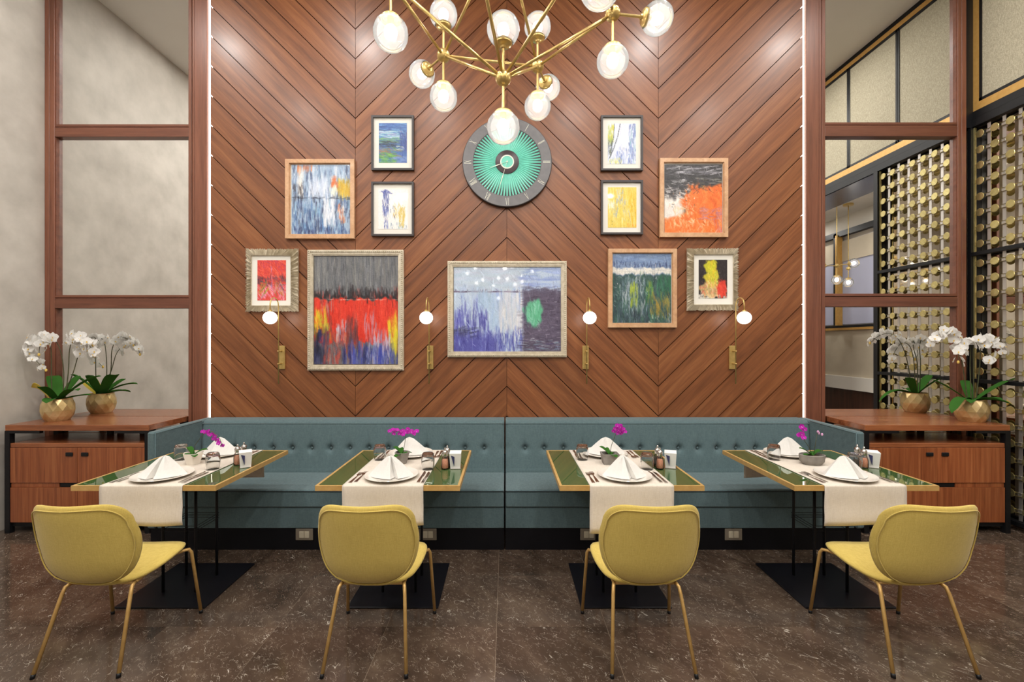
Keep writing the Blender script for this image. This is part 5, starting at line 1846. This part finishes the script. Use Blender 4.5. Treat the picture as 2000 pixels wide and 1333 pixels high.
    if k == 0:
        st = [(0, 0, 0.056), (0.01, 0, 0.12), (0.05, 0, 0.175), (0.085, 0, 0.205), (0.13, -0.01, 0.21), (0.18, -0.015, 0.165), (0.20, -0.02, 0.12)]
        fpos = [(0.075 + 0.125 * i / 15, -0.012, 0.216 - 0.105 * (i / 15) ** 1.5) for i in range(16)]
    elif k == 1:
        st = [(0, 0, 0.056), (0.015, 0, 0.12), (0.022, 0, 0.17), (0.01, 0, 0.20), (-0.04, 0, 0.212), (-0.07, 0, 0.208)]
        fpos = [(-0.075 + 0.165 * i / 15, 0.0, 0.205 + 0.010 * math.sin(i * 2.1)) for i in range(16)]
    elif k == 2:
        st = [(0, 0, 0.056), (0.012, 0, 0.12), (0.035, 0, 0.18), (0.05, 0, 0.215)]
        fpos = [(0.058 + 0.034 * math.cos(i * 2.4) * math.sqrt(i / 14), -0.01, 0.222 + 0.030 * math.sin(i * 2.4) * math.sqrt(i / 14)) for i in range(15)]
    else:
        st = [(0, 0, 0.056), (-0.02, 0, 0.11), (-0.055, 0, 0.16), (-0.085, 0, 0.205)]
        fpos = [(-0.066, -0.01, 0.246), (-0.05, 0.0, 0.232), (-0.085, -0.012, 0.19), (-0.07, -0.012, 0.176), (-0.078, -0.018, 0.20), (-0.075, 0.006, 0.238)]
        MB().tube([(0.01, 0, 0.056), (0.022, 0, 0.13), (0.035, 0, 0.21)], 0.0016, 6).build('stem', M_stem, t_, 'all')
        for p_ in ((0.035, -0.005, 0.21), (0.062, -0.004, 0.192), (0.043, -0.002, 0.20)):
            place(bud_me, 'bud', t_, p_, (0, 0, 0), (0.007, 0.007, 0.007))
    MB().tube(st, 0.0017, 6).build('stem', M_stem, t_, 'all')
    for p_ in fpos:
        s_ = rr.uniform(0.013, 0.018) if k != 3 else 0.019
        place(mf_me, 'flower', t_, (p_[0] + rr.uniform(-.006, .006), p_[1] + rr.uniform(-.016, .014), p_[2] + rr.uniform(-.008, .008)),
              face((rr.uniform(-.6, .6), -1, rr.uniform(-.2, .7)), rr.uniform(-.4, .4)), (s_, s_, s_))


# ================================================================== CHAIRS
def make_chair():
    t_ = thing('dining_chair', '', 'chair', (0, 0, 0), group='mustard upholstered chairs')
    half = [(0.0, 0.802), (0.10, 0.800), (0.165, 0.788), (0.208, 0.750), (0.229, 0.690), (0.238, 0.625), (0.233, 0.560), (0.214, 0.492), (0.176, 0.436), (0.112, 0.396), (0.05, 0.378)]
    pts = half + [(0.0, 0.374)] + [(-a, z) for a, z in reversed(half[1:])]
    out = smooth_closed(pts, 72)
    zs_, ys_ = [0.34, 0.38, 0.41, 0.44, 0.48, 0.53, 0.60, 0.68, 0.80], [-0.06, -0.125, -0.17, -0.197, -0.216, -0.232, -0.248, -0.266, -0.300]

    def back(a, z):
        bow = 1.45 * a * a * (1.0 - 0.25 * max(0, (0.55 - z) / 0.15))
        return Vector((a, interp(z, zs_, ys_) + bow, z + 0.010 * (a / 0.2) ** 2 * (1 if z > 0.7 else 0)))
    bm_ = pillow(out, back, 0.050, 10, 3.4, 2.0, (0, 0.6))
    bk = bm_.build('backrest', M_yellow, t_, 'all')
    # stitched seam on the rear face
    seam = []
    for (a, z) in out:
        a2, z2 = a * 0.905, 0.6 + (z - 0.6) * 0.925
        s0 = back(a2, z2)
        e = 0.004
        nn = (back(a2 + e, z2) - back(a2 - e, z2)).cross(back(a2, z2 + e) - back(a2, z2 - e)).normalized()
        if nn.y > 0: nn = -nn
        r = max(abs(a2) / 0.24, 0); 
        seam.append(s0 + nn * 0.0175)
    MB().tube(seam, 0.0030, 6, closed=True).build('piping', M_yellow, bk, 'all')
    # seat
    sh = [(0.0, 0.222), (0.09, 0.220), (0.165, 0.208), (0.208, 0.178), (0.224, 0.120), (0.220, 0.04), (0.206, -0.03), (0.186, -0.085), (0.140, -0.125), (0.06, -0.145)]
    pts = sh + [(0.0, -0.148)] + [(-a, y) for a, y in reversed(sh[1:])]
    sout = smooth_closed(pts, 64)

    def seat(a, y):
        z = interp(y, [-0.22, -0.12, 0.0, 0.10, 0.18, 0.23], [0.385, 0.376, 0.388, 0.404, 0.412, 0.406])
        return Vector((a, y, z + 0.25 * a * a))
    pillow(sout, seat, 0.062, 9, 3.0, 2.0, (0, 0.0)).build('seat', M_yellow, t_, 'all')
    for sx in (-1, 1):
        lg = MB().tube([(sx * 0.150, -0.100, 0.362), (sx * 0.158, -0.128, 0.352), (sx * 0.162, -0.140, 0.325), (sx * 0.192, -0.246, 0.012)], 0.0088, 10).build('leg', M_leggold, t_, 'all')
        MB().tube([(sx * 0.1915, -0.244, 0.018), (sx * 0.193, -0.249, 0.0)], 0.0094, 10).build('foot_cap', M_black, lg, 'all')
        lg = MB().tube([(sx * 0.150, 0.12, 0.378), (sx * 0.205, 0.165, 0.392), (sx * 0.221, 0.182, 0.390), (sx * 0.228, 0.192, 0.370), (sx * 0.2455, 0.2455, 0.012)], 0.0088, 10).build('leg', M_leggold, t_, 'all')
        MB().tube([(sx * 0.2453, 0.2445, 0.018), (sx * 0.246, 0.246, 0.0)], 0.0094, 10).build('foot_cap', M_black, lg, 'all')
    MB().tube([(-0.150, -0.100, 0.358), (0.150, -0.100, 0.358)], 0.0088, 8).build('under_frame', M_leggold, t_, 'all')
    MB().tube([(-0.150, 0.12, 0.374), (0.150, 0.12, 0.374)], 0.0088, 8).build('under_frame', M_leggold, t_, 'all')
    for sx in (-1, 1):
        MB().tube([(sx * 0.150, -0.100, 0.360), (sx * 0.150, 0.12, 0.376)], 0.0088, 8).build('under_frame', M_leggold, t_, 'all')
    return t_


chair0 = make_chair()
clab = ['mustard yellow upholstered chair with gold legs, leftmost of the four',
        'mustard yellow upholstered chair with gold legs, second of four from the left',
        'mustard yellow upholstered chair with gold legs, third of four from the left',
        'mustard yellow upholstered chair with gold legs, rightmost of the four']
for k, (x, rz) in enumerate(((-1.970, 0.02), (-0.648, 0.0), (0.678, 0.0), (1.968, -0.015))):
    o = chair0 if k == 0 else dup(chair0)
    o.location = (x, 2.305, 0); o.rotation_euler = (0, 0, rz); o['label'] = clab[k]


# ================================================================== WHITE ORCHIDS on the sideboards
def faceted_pot():
    rings = [(0.080, 0.0, 0), (0.102, 0.040, 1), (0.113, 0.088, 0), (0.108, 0.134, 1), (0.094, 0.180, 0)]
    n = 12; mb = MB(); vs = []; ids = []
    for (r, z, off) in rings:
        row = []
        for j in range(n):
            a = 2 * PI * (j + 0.5 * off) / n
            row.append(len(vs)); vs.append((r * math.cos(a), r * math.sin(a), z))
        ids.append(row)
    fs = [tuple(ids[0])[::-1]]
    for k in range(len(rings) - 1):
        A, B = ids[k], ids[k + 1]
        up = rings[k + 1][2] == 1
        for j in range(n):
            i2 = (j + 1) % n
            if up:
                fs += [(A[j], A[i2], B[j]), (A[i2], B[i2], B[j])]
            else:
                fs += [(A[i2], B[i2], B[j]) if False else (A[j], B[i2], B[j]), (A[j], A[i2], B[i2])]
    mb.add(vs, fs)
    mb.lathe([(0.094, 0.180), (0.096, 0.186), (0.089, 0.186), (0.086, 0.165), (0, 0.165)], 24)
    return mb


def white_orchid(loc, label, stems, leaves, seed, yellow=None):
    t_ = thing('white_orchid', label, 'potted plant', loc, group='white orchids in gold pots')
    rr = random.Random(seed)
    faceted_pot().build('pot', M_potgold, t_)
    MB().lathe([(0, 0.172), (0.084, 0.170), (0.084, 0.160)], 20).build('soil', M_soil, t_)
    for (a, L, W_, ri, dr) in leaves:
        place(leaf_mesh(L, W_, ri, dr), 'leaf', t_, (0.02 * math.cos(a), 0.02 * math.sin(a), 0.172), (0, 0, a))
    if yellow:
        a, L, W_, ri, dr = yellow
        o = place(leaf_mesh(L, W_, ri, dr, M_leafy), 'leaf', t_, (0.05 * math.cos(a), 0.05 * math.sin(a), 0.172), (0.5, 0, a))
        o['label'] = 'yellowed leaf'
    for (pts, f0, nfl) in stems:
        P3 = [Vector(p) for p in pts]
        # smooth the stem
        sm = []
        for i in range(len(P3) - 1):
            p0 = P3[max(0, i - 1)]; p1 = P3[i]; p2 = P3[i + 1]; p3 = P3[min(len(P3) - 1, i + 2)]
            for q in range(6):
                f = q / 6
                sm.append(0.5 * (2 * p1 + (p2 - p0) * f + (2 * p0 - 5 * p1 + 4 * p2 - p3) * f * f + (3 * p1 - p0 - 3 * p2 + p3) * f ** 3))
        sm.append(P3[-1])
        st = MB().tube(sm, [0.0042 - 0.0024 * i / len(sm) for i in range(len(sm))], 7).build('stem', M_stem, t_, 'all')
        n = len(sm)
        for q in range(nfl):
            u = f0 + (0.985 - f0) * (q + 0.5) / nfl
            b = sm[min(n - 1, int(u * (n - 1)))]
            s_ = rr.uniform(0.036, 0.044) * (1.0 if u < 0.9 else 0.75)
            side = (-1) ** q
            d = Vector((side * rr.uniform(0.2, 0.8), -1.0 + rr.uniform(0, 0.9), rr.uniform(-0.25, 0.45)))
            if rr.random() < 0.22: d.y = -d.y
            pos = b + Vector((side * rr.uniform(0.005, 0.03), math.copysign(rr.uniform(0.012, 0.035), d.y), rr.uniform(-0.03, 0.025)))
            place(wf_me, 'flower', t_, pos, face(d, rr.uniform(-.3, .3)), (s_, s_, s_))
        place(wbud_me, 'bud', t_, sm[-1], (0, 0, 0), (0.009, 0.009, 0.011))
    return t_


lo = (-3.83, 3.852, 0.8735)
white_orchid(lo, 'white orchid in faceted gold pot on the left sideboard',
             [([(-0.05, 0.0, 0.17), (-0.055, 0.0, 0.40), (-0.06, 0.0, 0.62), (-0.08, -0.02, 0.71), (-0.14, -0.04, 0.70), (-0.19, -0.05, 0.62), (-0.13, -0.06, 0.52), (-0.04, -0.06, 0.43)], 0.46, 20),
              ([(0.04, 0.0, 0.17), (0.05, 0.0, 0.40), (0.03, -0.01, 0.60), (-0.02, -0.03, 0.70), (-0.09, -0.05, 0.66), (-0.10, -0.06, 0.56)], 0.48, 15),
              ([(0.06, 0.0, 0.17), (0.09, 0.0, 0.42), (0.10, 0.0, 0.60), (0.15, -0.01, 0.71), (0.23, -0.02, 0.70), (0.31, -0.03, 0.62), (0.34, -0.03, 0.55)], 0.42, 22),
              ([(0.02, 0.02, 0.17), (0.11, 0.02, 0.40), (0.16, 0.02, 0.56), (0.24, 0.01, 0.66), (0.30, 0.0, 0.64)], 0.50, 13)],
             [(0.5, 0.30, 0.10, 1.15, 0.5), (2.5, 0.22, 0.10, 1.4, 0.5), (-0.35, 0.30, 0.075, 0.75, 0.45), (5.2, 0.24, 0.08, 0.35, 0.35), (1.4, 0.17, 0.085, 1.5, 0.35), (-1.3, 0.22, 0.075, 0.9, 0.3), (0.1, 0.27, 0.06, 0.3, 0.15)],
             3, yellow=(3.85, 0.13, 0.11, 2.2, 1.2))
ro = (3.925, 3.80, 0.8735)
white_orchid(ro, 'white orchid in faceted gold pot on the right sideboard',
             [([(-0.03, 0.0, 0.17), (-0.07, 0.0, 0.45), (-0.12, -0.01, 0.64), (-0.20, -0.02, 0.745), (-0.31, -0.03, 0.735), (-0.40, -0.04, 0.66)], 0.42, 22),
              ([(0.0, 0.0, 0.17), (-0.01, 0.0, 0.45), (-0.03, -0.02, 0.62), (-0.09, -0.04, 0.66), (-0.15, -0.05, 0.58), (-0.17, -0.06, 0.50)], 0.46, 15),
              ([(0.04, 0.0, 0.17), (0.06, -0.01, 0.45), (0.06, -0.02, 0.62), (0.09, -0.03, 0.70), (0.13, -0.06, 0.66), (0.16, -0.10, 0.58)], 0.45, 16),
              ([(0.02, 0.0, 0.17), (0.02, 0.0, 0.45), (0.0, -0.02, 0.62), (0.03, -0.05, 0.68), (0.08, -0.06, 0.56), (0.06, -0.07, 0.50)], 0.46, 13)],
             [(3.5, 0.30, 0.075, 0.55, 0.85), (-0.35, 0.25, 0.075, 0.95, 0.25), (2.5, 0.26, 0.07, 0.95, 0.3), (5.0, 0.20, 0.07, 0.5, 0.35), (1.0, 0.19, 0.07, 1.2, 0.35), (-0.8, 0.24, 0.07, 0.35, 0.4), (3.9, 0.22, 0.06, 0.35, 0.35)], 8)
